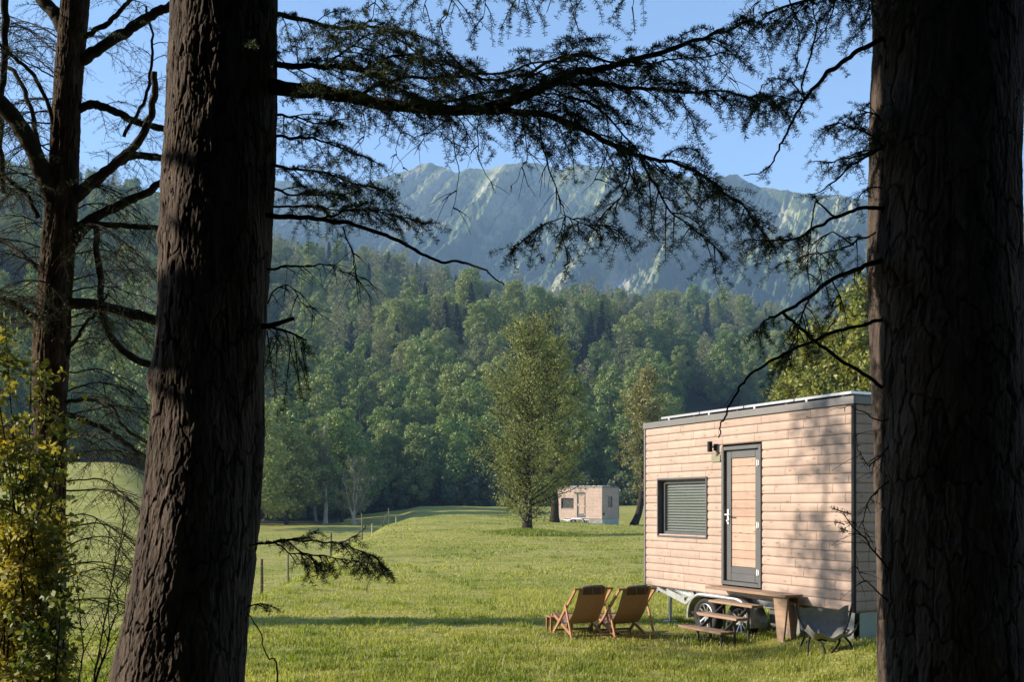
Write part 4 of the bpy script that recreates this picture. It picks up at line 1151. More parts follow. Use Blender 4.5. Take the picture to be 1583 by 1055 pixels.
def crown_cone(seed, h, wd_, leaf=0.4):
    r = np.random.RandomState(seed); mb = MB()
    n = 2000
    f = r.rand(n) ** 0.75; zz = (0.10 + 0.9 * f) * h
    tier = np.floor(f * 13); R = wd_ / 2 * (1 - f) ** 0.85 * (0.72 + 0.28 * np.sin(f * 13 * 2 * math.pi)) + 0.1
    az = r.rand(n) * 2 * math.pi
    R = R * (0.75 + 0.25 * np.sin(az * 5 + tier * 2.1)) * np.sqrt(r.uniform(0.25, 1, n))
    p = np.stack([R * np.cos(az), R * np.sin(az), zz - R * 0.25], 1)
    a = unit(np.stack([np.cos(az), np.sin(az), np.full(n, -0.55)], 1) + r.normal(0, 0.25, (n, 3))); b = unit(np.cross(a, np.array([0, 0, 1.0]) + r.normal(0, 0.4, (n, 3))))
    L = leaf * r.uniform(0.6, 1.2, (n, 1)) * (1.1 - 0.5 * f[:, None])
    mb.quads(p, a * L * 1.3, b * L * 0.5, r.rand(n))
    return mb


def wood_trunk(h, r0, seed):
    r = np.random.RandomState(seed); mb = MB()
    z = np.linspace(-0.6, h, 8)
    mb.tube(np.stack([r.normal(0, 0.12, 8), r.normal(0, 0.12, 8), z], 1), np.linspace(r0, 0.04, 8), 7, 0.6)
    return mb


KINDS = [  # kind, height, crown mesh builder, leaf material, label
    ("round", 12.5, crown_round(501, 12.5, 8.6), M['forest'], "round crowned broadleaf tree in the wood on the hillside"),
    ("round", 11.0, crown_round(502, 11.0, 8.0, 26), M['forest'], "round crowned broadleaf tree in the wood on the hillside"),
    ("round", 14.0, crown_round(503, 14.0, 7.4, 32), M['forest'], "round crowned broadleaf tree in the wood on the hillside"),
    ("tall", 16.0, crown_round(504, 16.0, 6.4, 30, low=0.25), M['forest'], "tall narrow broadleaf tree in the wood on the hillside"),
    ("tall", 15.0, crown_round(505, 15.0, 5.2, 20, 70, 0.16, low=0.3), M['palecrown'], "pale barely leafed tree in the wood on the hillside"),
    ("round", 10.0, crown_round(506, 10.0, 9.0, 30, low=0.1), M['forest'], "round crowned broadleaf tree in the wood on the hillside"),
    ("cone", 11.5, crown_cone(507, 11.5, 5.6), M['conifer'], "dark pointed conifer in the wood on the hillside"),
    ("cone", 10.0, crown_cone(508, 10.0, 4.8), M['conifer'], "dark pointed conifer in the wood on the hillside"),
]
GROUPS = {"round": "broadleaf trees of the hillside wood", "tall": "tall trees of the hillside wood", "cone": "conifers of the hillside wood"}


def hillside_wood():
    r = np.random.RandomState(9)
    pts = []
    Y = FOOT - 56
    while Y < RIDGE + 40:
        step = 6.4 + 0.006 * (Y - FOOT)
        x = -0.66 * Y
        while x < 0.62 * Y:
            jx = x + r.uniform(-2.6, 2.6); jy = Y + r.uniform(-2.8, 2.8)
            pts.append((jx, jy)); x += step
        Y += step * 0.92
    pts = np.array(pts)
    # the wood's edge: open meadow on the far left and the bay of field in the middle
    u = pts[:, 0] / pts[:, 1]
    edge = FOOT - 2 + 5 * np.sin(pts[:, 0] * 0.13) - 4 * sstep(-0.30, -0.38, u) - 32 * sstep(-0.150, -0.175, u) * (1 - sstep(-0.30, -0.36, u)) - 18 * sstep(-0.205, -0.225, u) * (1 - sstep(-0.30, -0.36, u))
    pts = pts[pts[:, 1] > edge]
    # what the near cabin and the wood itself hide need not be planted
    u = pts[:, 0] / pts[:, 1]
    pts = pts[~((u > 0.16) & (u < 0.35) & (pts[:, 1] < 230))]
    N = len(pts)
    z = terrain(pts[:, 0], pts[:, 1])
    patch = fbm(pts[:, 0] * 0.018, pts[:, 1] * 0.018, 3, 77)
    idx = np.zeros(N, int)
    for k in range(N):
        q = r.rand() + (patch[k] - 0.5) * 1.2
        if q > 1.31: idx[k] = r.choice([6, 7])
        elif q < -0.06: idx[k] = 4
        else: idx[k] = r.choice([0, 1, 2, 3, 5, 2, 3])
    sc = r.uniform(0.72, 1.18, N); rz = r.uniform(0, 6.28, N)
    order = np.argsort(pts[:, 1] + 1000 * (np.abs(pts[:, 0] / pts[:, 1]) > 0.53))
    near = order[:255]; far = order[255:]
    for k, i in enumerate([i for i in range(len(KINDS)) if i not in set(idx[near])]):
        idx[near[150 + 9 * k]] = i      # every kind stands among the separately planted trees
    first = {}
    for n_, k in enumerate(near):
        kd, h, mbc, mat, lab = KINDS[idx[k]]
        nm = "conifer_tree" if kd == "cone" else "broadleaf_tree"
        e = empty(nm, (pts[k, 0], pts[k, 1], z[k]), lab, "tree", GROUPS[kd] if idx[k] != 4 else "pale trees of the hillside wood", rz[k])
        s = sc[k]; e.scale = (s * r.uniform(0.9, 1.15), s * r.uniform(0.9, 1.15), s)
        if idx[k] not in first:
            t = wood_trunk(h * 0.85, 0.22, 600 + idx[k]).build("trunk", M['palebark'] if idx[k] in (3, 4) else M['limb'], e, True)
            c = mbc.build("crown", mat, e)
            first[idx[k]] = (t, c)
        else:
            for src in first[idx[k]]:
                o = src.copy(); COL.objects.link(o); o.parent = e
    # everything further up the slope: one mass, planted with the same crowns
    protos = [first[i][1] for i in range(len(KINDS))]
    me = bpy.data.meshes.new("hillside_wood"); fp = np.stack([pts[far, 0], pts[far, 1], z[far]], 1)
    me.vertices.add(len(fp)); me.vertices.foreach_set("co", fp.astype(np.float32).ravel())
    for nm, arr, ty in (("rz", rz[far], 'FLOAT'), ("sc", sc[far], 'FLOAT'), ("ix", idx[far], 'INT')):
        a = me.attributes.new(nm, ty, 'POINT'); a.data.foreach_set("value", arr.astype(np.int32 if ty == 'INT' else np.float32))
    o = bpy.data.objects.new("hillside_wood", me); COL.objects.link(o)
    kind(o, "stuff"); o["label"] = "dense mixed wood covering the upper hillside below the mountain"; o["category"] = "wood"
    g = bpy.data.node_groups.new("plant_wood", 'GeometryNodeTree')
    g.interface.new_socket("Geometry", in_out='INPUT', socket_type='NodeSocketGeometry')
    g.interface.new_socket("Geometry", in_out='OUTPUT', socket_type='NodeSocketGeometry')
    n = g.nodes; l = g.links
    gi = n.new("NodeGroupInput"); go = n.new("NodeGroupOutput"); ip = n.new("GeometryNodeInstanceOnPoints"); jn = n.new("GeometryNodeGeometryToInstance")
    for pr in reversed(protos):
        oi = n.new("GeometryNodeObjectInfo"); oi.inputs["Object"].default_value = pr; oi.inputs["As Instance"].default_value = True; oi.transform_space = 'ORIGINAL'
        l.new(oi.outputs["Geometry"], jn.inputs[0])
    j2 = n.new("GeometryNodeJoinGeometry")
    for lk in list(jn.inputs[0].links):
        l.new(lk.from_socket, j2.inputs[0])
    n.remove(jn)
    l.new(gi.outputs[0], ip.inputs["Points"]); l.new(j2.outputs[0], ip.inputs["Instance"]); ip.inputs["Pick Instance"].default_value = True
    def attr(nm, ty):
        a = n.new("GeometryNodeInputNamedAttribute"); a.data_type = ty; a.inputs["Name"].default_value = nm
        return [s for s in a.outputs if s.enabled and s.name == "Attribute"][0]
    l.new(attr("ix", 'INT'), ip.inputs["Instance Index"])
    cb = n.new("ShaderNodeCombineXYZ"); l.new(attr("rz", 'FLOAT'), cb.inputs[2])
    er = n.new("FunctionNodeEulerToRotation"); l.new(cb.outputs[0], er.inputs[0]); l.new(er.outputs[0], ip.inputs["Rotation"])
    l.new(attr("sc", 'FLOAT'), ip.inputs["Scale"])
    l.new(ip.outputs[0], go.inputs[0])
    md = o.modifiers.new("plants", 'NODES'); md.node_group = g


hillside_wood()


def bushes():
    """dark hedge of bushes along the foot of the wood"""
    r = np.random.RandomState(15)
    src = None
    xs = list(np.arange(405, 760, 27)) + [880, 905, 945, 965]
    mbb = crown_round(520, 3.0, 5.2, 10, 150, 0.26, low=0.02)
    for x in xs:
        d = 146 + r.uniform(-2, 3)
        X, Yd = XY(x + r.uniform(-6, 6), d)
        zb = ground_z(X, Yd) - 0.1
        if src is None:
            o = mbb.build("bush", M['greenleaf']); src = o
        else:
            o = src.copy(); COL.objects.link(o)
        o.location = (X, Yd, zb); s = r.uniform(0.8, 1.5); o.scale = (s, s, s * r.uniform(0.8, 1.3)); o.rotation_euler = (0, 0, r.uniform(0, 6))
        tag(o, "dark low bush at the foot of the wood along the far field", "bush", "bushes along the far field")


bushes()


# ------------------------------------------------------------------ cabins on wheels
M['cladding'] = wood_mat("larch_cladding", (0.33, 0.235, 0.188), (0.50, 0.375, 0.308), knot=(0.20, 0.105, 0.065), axis=0)
M['cladding_end'] = wood_mat("larch_cladding_end", (0.33, 0.235, 0.188), (0.50, 0.375, 0.308), knot=(0.20, 0.105, 0.065), axis=1)
M['door_wood'] = wood_mat("door_boards", (0.36, 0.225, 0.165), (0.54, 0.37, 0.285), knot=(0.22, 0.09, 0.05), axis=0)
M['step_wood'] = wood_mat("weathered_step_boards", (0.17, 0.105, 0.070), (0.34, 0.23, 0.16), knots=False, axis=0)
M['chair_wood'] = wood_mat("oiled_chair_wood", (0.24, 0.115, 0.055), (0.46, 0.25, 0.13), knots=False, axis=2, rough=0.45)
M['anthracite'] = plain("anthracite_metal", (0.105, 0.107, 0.112), 0.45, 0.2, nscale=6, noise=0.08)
M['greytrim'] = plain("grey_sheet_trim", (0.150, 0.145, 0.142), 0.5, 0.15, nscale=5, noise=0.08)
M['black'] = plain("black_plastic", (0.010, 0.010, 0.011), 0.6, 0.0, 0.2)
M['rubber'] = plain("tyre_rubber", (0.018, 0.018, 0.018), 0.8, nscale=40)
M['galv'] = plain("galvanised_steel", (0.52, 0.53, 0.54), 0.42, 0.75, nscale=14, noise=0.2)
M['alloy'] = plain("silver_rim", (0.62, 0.62, 0.63), 0.3, 0.85, nscale=8, noise=0.06)
M['white'] = plain("white_fitting", (0.78, 0.78, 0.77), 0.4, nscale=8, noise=0.03)
M['panelframe'] = plain("panel_frame", (0.50, 0.50, 0.51), 0.35, 0.6, nscale=8, noise=0.05)
M['panelglass'] = plain("panel_glass", (0.02, 0.025, 0.05), 0.12, 0.0, 0.6, nscale=3)
M['blind'] = plain("pale_blind", (0.36, 0.41, 0.385), 0.6, nscale=4, noise=0.04)
M['tarp'] = plain("grey_tarpaulin", (0.19, 0.195, 0.19), 0.75, nscale=7, noise=0.18, bump=0.6)
M['endskirt'] = plain("pale_green_sheet", (0.28, 0.34, 0.30), 0.5, nscale=4, noise=0.08)
M['plate'] = plain("olive_nameplate", (0.22, 0.21, 0.14), 0.5, nscale=30)
M['dark_in'] = plain("dark_interior", (0.02, 0.02, 0.02), 0.9)
M['steel'] = plain("dark_steel_tube", (0.07, 0.07, 0.072), 0.45, 0.6)
M['canvas'] = plain("brown_canvas", (0.42, 0.255, 0.18), 0.85, nscale=60, noise=0.18, bump=0.2)
M['pad'] = plain("dark_brown_pad", (0.10, 0.068, 0.052), 0.85, nscale=50, noise=0.2, bump=0.2)
M['camp'] = plain("grey_camp_canvas", (0.20, 0.20, 0.195), 0.85, nscale=14, noise=0.2, bump=0.4)


def glass_mat():
    m, n, l, b = new_mat("window_glass")
    b.inputs["Base Color"].default_value = (0.04, 0.05, 0.05, 1); b.inputs["Roughness"].default_value = 0.03
    b.inputs["Alpha"].default_value = 0.24; b.inputs["Specular IOR Level"].default_value = 0.8
    return m


M['glass'] = glass_mat()


def board_rows(mb, span, z0, z1, nrow, holes, r, axis='x', off=0.0, sgn=-1, jog=True):
    """log-profile boards along a wall; axis 'x': wall in the xz plane facing sgn*y at y=off; 'y': wall facing sgn*x"""
    ch = (z1 - z0) / nrow
    prof = np.array([(0.016, 0.0), (0.015, 0.006), (0.001, 0.009), (-0.004, 0.025), (-0.005, 0.07), (-0.003, ch - 0.025), (0.002, ch - 0.007), (0.009, ch), (0.030, ch), (0.030, 0.0)])
    for k in range(nrow):
        zb = z0 + k * ch
        segs = [(span[0], span[1])]
        for (h0, h1, hz0, hz1) in holes:
            if zb + ch * 0.5 > hz0 and zb + ch * 0.5 < hz1:
                ns = []
                for (a, b) in segs:
                    if h1 <= a or h0 >= b: ns.append((a, b)); continue
                    if h0 > a: ns.append((a, h0))
                    if h1 < b: ns.append((h1, b))
                segs = ns
        for (a, b) in segs:
            x = a - r.uniform(0, 0.5)
            while x < b:
                L = r.uniform(0.55, 1.15) if jog else 9
                s0 = max(a, x); s1 = min(b, x + L); x += L
                if s1 - s0 < 0.02: continue
                g = 0.0030
                tone = r.uniform(0.3, 0.8)
                n = len(prof)
                v = []
                for s in (s0 + g, s1 - g):
                    for (dy, dz) in prof:
                        d = -sgn * dy + off
                        v.append((s, d, zb + dz) if axis == 'x' else (d, s, zb + dz))
                fs = [[i, (i + 1) % n, n + (i + 1) % n, n + i] for i in range(n)] + [list(range(n))[::-1], [n + i for i in range(n)]]
                mb.add(v, fs, tone)


def frame_rect(mb, x0, x1, z0, z1, w_, y0, y1, bev=0.004, tone=0.5):
    mb.box(x0, y0, z0, x0 + w_, y1, z1, tone, bev=bev); mb.box(x1 - w_, y0, z0, x1, y1, z1, tone, bev=bev)
    mb.box(x0 + w_, y0, z0, x1 - w_, y1, z0 + w_, tone, bev=bev); mb.box(x0 + w_, y0, z1 - w_, x1 - w_, y1, z1, tone, bev=bev)


def cabin(loc, rz, label, seed, near=True):
    """local x runs along the door side, +y into the cabin, z up"""
    r = np.random.RandomState(seed)
    L, W, ZB, ZT = 4.71, 2.4, 0.61, 3.31
    e = empty("mobile_cabin", loc, label, "cabin", "timber cabins on wheels", rz)
    ZW = ZT - 0.10
    win = (0.382, 1.719, 1.43, 2.38); door = (2.081, 2.971, 0.775, 2.805)
    mb = MB(); board_rows(mb, (0.035, L - 0.03), ZB, ZW, 21, [win, door], r)
    mb.build("wall", M['cladding'], e)
    hole_e = [] if near else [(0.85, 1.42, 1.58, 2.48)]
    mb = MB(); board_rows(mb, (0.03, W - 0.03), ZB, ZW, 21, hole_e, r, 'y', L, 1); mb.build("wall", M['cladding_end'], e)
    mb = MB(); board_rows(mb, (0.03, W - 0.03), ZB, ZW, 21, [], r, 'y', 0.0, -1); mb.build("wall", M['cladding_end'], e)
    mb = MB(); board_rows(mb, (0.03, L - 0.03), ZB, ZW, 21, [], r, 'x', W, 1); mb.build("wall", M['cladding'], e)
    # inner shell so nothing shines through the joints
    mb = MB()
    x0, x1, z0, z1 = win; a0, a1, b0, b1 = door
    mb.box(0.03, 0.14, ZB + 0.004, L - 0.03, W - 0.03, ZB + 0.05); mb.box(0.03, 0.14, ZW - 0.05, L - 0.03, W - 0.03, ZW - 0.004)
    mb.box(0.03, 0.14, ZB + 0.05, L - 0.03, 0.17, ZW - 0.05); mb.box(0.03, W - 0.06, ZB + 0.05, L - 0.03, W - 0.03, ZW - 0.05)
    mb.box(0.03, 0.17, ZB + 0.05, 0.06, W - 0.06, ZW - 0.05); mb.box(L - 0.06, 0.17, ZB + 0.05, L - 0.03, W - 0.06, ZW - 0.05)
    mb.build("inner_shell", M['dark_in'], e)
    # corner trims, fascia and roof
    mb = MB(); mb.box(-0.012, -0.016, ZB - 0.01, 0.034, 0.03, ZW, bev=0.003); mb.build("corner_trim", M['greytrim'], e)
    mb = MB(); mb.box(L - 0.029, -0.016, ZB - 0.01, L + 0.016, 0.03, ZW, bev=0.003); mb.build("corner_trim", M['black'] if near else M['anthracite'], e)
    mb = MB(); mb.box(L - 0.03, W - 0.03, ZB - 0.01, L + 0.016, W + 0.016, ZW, bev=0.003); mb.build("corner_trim", M['anthracite'], e)
    mb = MB(); mb.box(-0.012, W - 0.03, ZB - 0.01, 0.034, W + 0.016, ZW, bev=0.003); mb.build("corner_trim", M['greytrim'], e)
    mb = MB()
    mb.box(-0.025, -0.028, ZW + 0.002, L + 0.025, 0.0, ZT, bev=0.003); mb.box(-0.025, W, ZW + 0.002, L + 0.025, W + 0.028, ZT, bev=0.003)
    mb.box(-0.025, 0.0, ZW + 0.002, 0.0, W, ZT, bev=0.003); mb.box(L, 0.0, ZW + 0.002, L + 0.025, W, ZT, bev=0.003)
    mb.build("fascia", M['greytrim'], e)
    mb = MB(); mb.box(0.002, 0.002, ZW + 0.006, L - 0.002, W - 0.002, ZT - 0.012); mb.build("roof", M['greytrim'], e)
    pw = 1.055
    for k in range(4):
        s0 = 0.47 + k * pw; pm = MB()
        frame_rect_h(pm, s0, s0 + pw - 0.02, 0.0, 1.15, 0.03, ZT + 0.030, ZT + 0.066)
        o = pm.build("solar_panel", M['panelframe'], e)
        gm = MB(); gm.box(s0 + 0.03, 0.03, ZT + 0.036, s0 + pw - 0.05, 1.12, ZT + 0.060); gm.build("panel_glass", M['panelglass'], o)
        fm = MB()
        for sx in (s0 + 0.2, s0 + 0.8): fm.box(sx, 0.06, ZT - 0.014, sx + 0.04, 1.05, ZT + 0.030)
        fm.box(s0 + 0.22, -0.012, ZT + 0.001, s0 + 0.26, 0.06, ZT + 0.034)
        fm.build("bracket", M['galv'], o)
    # window: lined reveal, recessed sash, blind behind glass
    x0, x1, z0, z1 = win
    mb = MB(); frame_rect(mb, x0, x1, z0, z1, 0.028, -0.022, 0.135); o = mb.build("window", M['anthracite'], e)
    mb = MB(); frame_rect(mb, x0 + 0.03, x1 - 0.03, z0 + 0.03, z1 - 0.03, 0.062, 0.075, 0.13, 0.006); mb.build("sash", M['anthracite'], o)
    mb = MB(); mb.box(x0 + 0.09, 0.098, z0 + 0.09, x1 - 0.09, 0.102, z1 - 0.09); mb.build("pane", M['glass'], o)
    mb = MB()
    if near:
        nz = 17; hz = (z1 - z0 - 0.20) / nz
        for k in range(nz):
            zc = z0 + 0.10 + k * hz
            v = [(x0 + 0.105, 0.107, zc), (x1 - 0.10, 0.107, zc), (x1 - 0.10, 0.128, zc + hz * 0.55), (x0 + 0.105, 0.128, zc + hz * 0.55), (x0 + 0.105, 0.122, zc + hz * 0.72), (x1 - 0.10, 0.122, zc + hz * 0.72)]
            mb.add(v, [[0, 1, 2, 3], [3, 2, 5, 4]])
        mb.build("blind", M['blind'], o)
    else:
        mb.box(x0 + 0.10, 0.120, z0 + 0.1, x1 - 0.1, 0.13, z1 - 0.1); mb.build("dark_room_sheet", M['dark_in'], o)  # near-black sheet paints the darkness of the room behind the pane
    # door: outer frame, leaf frame, boarded panel
    a0, a1, b0, b1 = door
    mb = MB(); frame_rect(mb, a0, a1, b0, b1, 0.055, -0.025, 0.10); o = mb.build("door", M['anthracite'], e)
    mb = MB(); frame_rect(mb, a0 + 0.06, a1 - 0.06, b0 + 0.06, b1 - 0.06, 0.115, 0.022, 0.075, 0.006)
    mb.box(a0 + 0.175, 0.028, b0 + 0.175, a1 - 0.175, 0.070, b0 + 0.27, bev=0.004); mb.build("door_leaf", M['anthracite'], o)
    mb = MB()
    z_ = b0 + 0.272; nb = 13; hb = (b1 - 0.177 - z_) / nb
    for k in range(nb):
        mb.box(a0 + 0.177, 0.036, z_ + k * hb + 0.002, a1 - 0.177, 0.062, z_ + (k + 1) * hb - 0.002, r.uniform(0.1, 0.9), bev=0.005)
    mb.build("door_boarding", M['door_wood'], o)
    mb = MB(); hx = a0 + 0.115; hz_ = b0 + 1.0
    mb.box(hx - 0.018, 0.008, hz_ - 0.11, hx + 0.022, 0.021, hz_ + 0.11, bev=0.003)
    mb.tube([(hx, 0.012, hz_ + 0.03), (hx, -0.045, hz_ + 0.03), (hx + 0.02, -0.055, hz_ + 0.03), (hx + 0.12, -0.055, hz_ + 0.028)], 0.010, 8)
    mb.tube([(hx, 0.012, hz_ - 0.06), (hx, -0.012, hz_ - 0.06)], 0.014, 8)
    mb.build("handle", M['white'], o)
    for hz_ in (b0 + 0.18, b0 + 0.85, b1 - 0.30):
        mb = MB(); mb.box(a1 - 0.085, -0.032, hz_, a1 - 0.030, -0.026, hz_ + 0.075, bev=0.002); mb.tube([(a1 - 0.055, -0.036, hz_ - 0.01), (a1 - 0.055, -0.036, hz_ + 0.085)], 0.010, 8)
        mb.build("hinge", M['white'], o)
    # lamp and nameplate beside the door head
    mb = MB(); lx = a0 - 0.16; lz = b1 + 0.005
    mb.box(lx - 0.025, -0.03, lz - 0.05, lx + 0.03, -0.008, lz + 0.05, bev=0.004); mb.tube([(lx, -0.02, lz), (lx, -0.11, lz + 0.01)], 0.012, 8)
    mb.tube([(lx, -0.11, lz - 0.07), (lx, -0.11, lz + 0.085)], 0.038, 14); mb.build("wall_lamp", M['black'], e)
    mb = MB(); mb.box(lx - 0.09, -0.018, lz - 0.22, lx + 0.125, -0.008, lz - 0.11, bev=0.003); mb.build("nameplate", M['plate'], e)
    # chassis
    mb = MB()
    for yy in (0.10, W - 0.18):
        mb.box(0.05, yy, ZB - 0.115, L - 0.1, yy + 0.08, ZB - 0.014, bev=0.004)
    for xx in np.linspace(0.15, L - 0.3, 6): mb.box(xx, 0.19, ZB - 0.10, xx + 0.06, W - 0.19, ZB - 0.02)
    mb.build("chassis", M['galv'], e)
    mb = MB()
    for (p, q) in (((0.35, 0.03, ZB - 0.03), (1.15, 0.03, ZB - 0.20)), ((0.35, 0.03, ZB - 0.10), (0.35, 0.03, ZB - 0.02)), ((1.15, 0.03, ZB - 0.20), (1.35, 0.03, ZB - 0.03)), ((0.62, 0.03, ZB - 0.04), (1.1, 0.03, ZB - 0.14))):
        mb.bar(p, q, 0.05, 0.05, tone=0.5)
    mb.bar((0.0, W / 2, ZB - 0.07), (-0.95, W / 2, ZB - 0.05), 0.08, 0.08); mb.bar((0.0, W / 2 - 0.5, ZB - 0.06), (-0.8, W / 2, ZB - 0.06), 0.06, 0.06); mb.bar((0.0, W / 2 + 0.5, ZB - 0.06), (-0.8, W / 2, ZB - 0.06), 0.06, 0.06)
    mb.build("drawbar", M['galv'], e)
    mb = MB(); mb.tube([(0.02, -0.06, ZB - 0.04), (0.12, -0.05, ZB - 0.04)], 0.035, 10); mb.box(0.02, -0.05, ZB - 0.07, 0.10, 0.06, ZB - 0.02); mb.build("tail_light", M['black'], e)
    for wx in (1.70, 2.50):
        mt = Matrix.Translation((wx, 0.04, 0.265))
        for side, y_ in ((0, 0.04), (1, W - 0.2)):
            mt = Matrix.Translation((wx, y_, 0.265))
            mb = MB(); mb.lathe([(0.185, -0.07), (0.22, -0.088), (0.262, -0.088), (0.285, -0.06), (0.288, 0.0), (0.285, 0.06), (0.262, 0.088), (0.22, 0.088), (0.185, 0.07)], 44, M=mt)
            o = mb.build("wheel", M['rubber'], e, True)
            sgn = -1 if side == 0 else 1
            mb = MB(); mb.lathe([(0.188, sgn * 0.072), (0.176, sgn * 0.080), (0.166, sgn * 0.060), (0.164, -sgn * 0.05), (0.187, -sgn * 0.06)], 40, M=mt)
            mb.lathe([(0.0, sgn * 0.050), (0.045, sgn * 0.052), (0.055, sgn * 0.040), (0.055, sgn * 0.02), (0.0, sgn * 0.02)], 20, M=mt)
            for k in range(10):
                a = k * math.pi / 5
                mb.bar((wx + 0.045 * math.cos(a), y_ + sgn * 0.038, 0.265 + 0.045 * math.sin(a)), (wx + 0.17 * math.cos(a), y_ + sgn * 0.056, 0.265 + 0.17 * math.sin(a)), 0.026, 0.02, up=(0, 1, 0))
            mb.build("rim", M['alloy'], o)
            mb = MB(); mb.lathe([(0.0, -0.01), (0.163, -0.01), (0.163, 0.01), (0.0, 0.01)], 30, M=mt); mb.build("brake_plate", M['black'], o)
    # double mudguard: flat arch over both wheels
    cpts = []
    for a in np.linspace(186, 90, 16): cpts.append((1.70 + 0.37 * math.cos(math.radians(a)), 0.245 + 0.37 * math.sin(math.radians(a))))
    for a in np.linspace(90, -6, 16): cpts.append((2.50 + 0.37 * math.cos(math.radians(a)), 0.245 + 0.37 * math.sin(math.radians(a))))
    cpts = np.array(cpts); n = len(cpts); ctr = np.array([2.1, 0.245]); mb = MB()
    nin = cpts + unit(np.stack([np.clip(cpts[:, 0], 1.7, 2.5), np.full(n, 0.245)], 1) - cpts) * 0.012
    lip = cpts + unit(np.stack([np.clip(cpts[:, 0], 1.7, 2.5), np.full(n, 0.245)], 1) - cpts) * 0.05
    rings = [(cpts, 0.18), (cpts, -0.10), (cpts * 0.5 + nin * 0.5, -0.118), (lip, -0.122), (lip, -0.112), (nin, -0.09), (nin, 0.18)]
    v = np.concatenate([np.stack([c[:, 0], np.full(n, y), c[:, 1]], 1) for (c, y) in rings]); R_ = len(rings)
    fs = []
    for k in range(R_):
        k2 = (k + 1) % R_
        for i in range(n - 1): fs.append([k * n + i, k * n + i + 1, k2 * n + i + 1, k2 * n + i])
    mb.add(v, fs); mb.build("mudguard", M['galv'], e, True)
    mb = MB(); mb.box(2.92, 0.16, 0.22, 3.45, 0.6, ZB - 0.016, bev=0.03); mb.build("water_tank", M['anthracite'], e)
    # hanging tarpaulin skirt and end sheet
    xs = np.linspace(3.30, L - 0.03, 60); zs = np.linspace(0, 1, 14)
    Xg, Zg = np.meshgrid(xs, zs, indexing='ij')
    wv = 0.035 * np.sin(Xg * 9) * (1 - Zg) + 0.05 * (fbm(Xg * 4, Zg * 2, 3, 4) - 0.5)
    ztop = ZB - 0.012; zbot = 0.12 if near else 0.0
    vv = np.stack([Xg, 0.05 + wv * 0.6 - 0.03 * (1 - Zg), zbot + (ztop - zbot) * Zg], -1).reshape(-1, 3)
    i = np.arange(59)[:, None] * 14 + np.arange(13)[None, :]; q = np.stack([i, i + 14, i + 15, i + 1], -1).reshape(-1, 4)
    mb = MB(); mb.add(vv, [q]); mb.add(vv + np.array([0, 0.006, 0]), [q[:, ::-1]]); mb.build("skirt", M['tarp'], e, True)
    mb = MB()
    for k in range(4): mb.box(L - 0.035, 0.12 + k * 0.57, -0.1, L - 0.02, 0.12 + k * 0.57 + 0.555, ZB - 0.014, bev=0.004)
    mb.build("skirt", M['endskirt'], e)
    mb = MB()
    for (xx, yy) in ((0.3, 0.3), (0.3, W - 0.3), (L - 0.5, 0.35), (L - 0.5, W - 0.3)):
        mb.tube([(xx, yy, -0.08), (xx, yy, ZB - 0.02)], 0.03, 10); mb.box(xx - 0.09, yy - 0.09, -0.06, xx + 0.09, yy + 0.09, 0.03)
    mb.build("support_jack", M['galv'], e)
    if not near:
        h0, h1, hz0, hz1 = hole_e[0]
        mb = MB(); w_ = 0.05
        mb.box(L - 0.05, h0, hz0, L + 0.02, h0 + w_, hz1); mb.box(L - 0.05, h1 - w_, hz0, L + 0.02, h1, hz1); mb.box(L - 0.05, h0 + w_, hz0, L + 0.02, h1 - w_, hz0 + w_); mb.box(L - 0.05, h0 + w_, hz1 - w_, L + 0.02, h1 - w_, hz1)
        o = mb.build("window", M['anthracite'], e)
        mb = MB(); mb.box(L - 0.03, h0 + w_, hz0 + w_, L - 0.02, h1 - w_, hz1 - w_); mb.build("pane", M['panelglass'], o)
        mb = MB(); mb.box(L + 0.009, 0.10, 0.95, L + 0.10, 0.22, 1.10, bev=0.01); mb.build("meter_box", M['black'], e)
        mb = MB(); mb.box(L + 0.009, 1.0, 0.72, L + 0.03, 1.35, 1.0, bev=0.004); mb.build("hatch", M['cladding_end'], e)
    return e


def frame_rect_h(mb, x0, x1, y0, y1, w_, z0, z1):
    mb.box(x0, y0, z0, x0 + w_, y1, z1, bev=0.003); mb.box(x1 - w_, y0, z0, x1, y1, z1, bev=0.003)
    mb.box(x0 + w_, y0, z0, x1 - w_, y0 + w_, z1, bev=0.003); mb.box(x0 + w_, y1 - w_, z0, x1 - w_, y1, z1, bev=0.003)


CAB = np.array([2.22, 16.74, 0.0]); CAB_RZ = math.atan2(-0.902, 0.433)
cabin(CAB, CAB_RZ, "large near timber cabin on wheels, its window blind down, beside the deck chairs", 61, True)
fx, fy = XY(931, 83)
rz2 = math.radians(-41)
fx -= 4.71 * math.cos(rz2); fy -= 4.71 * math.sin(rz2)
cabin((fx, fy, 0.16), rz2, "small distant timber cabin on wheels behind the lone meadow tree", 62, False)


def cab_pt(s, d, z):
    """point on the near cabin's door side: s along the wall, d out of the wall"""
    e_ = np.array([0.433, -0.902]); n_ = np.array([-0.902, -0.433])
    p = CAB[:2] + e_ * s + n_ * d
    return (p[0], p[1], z)


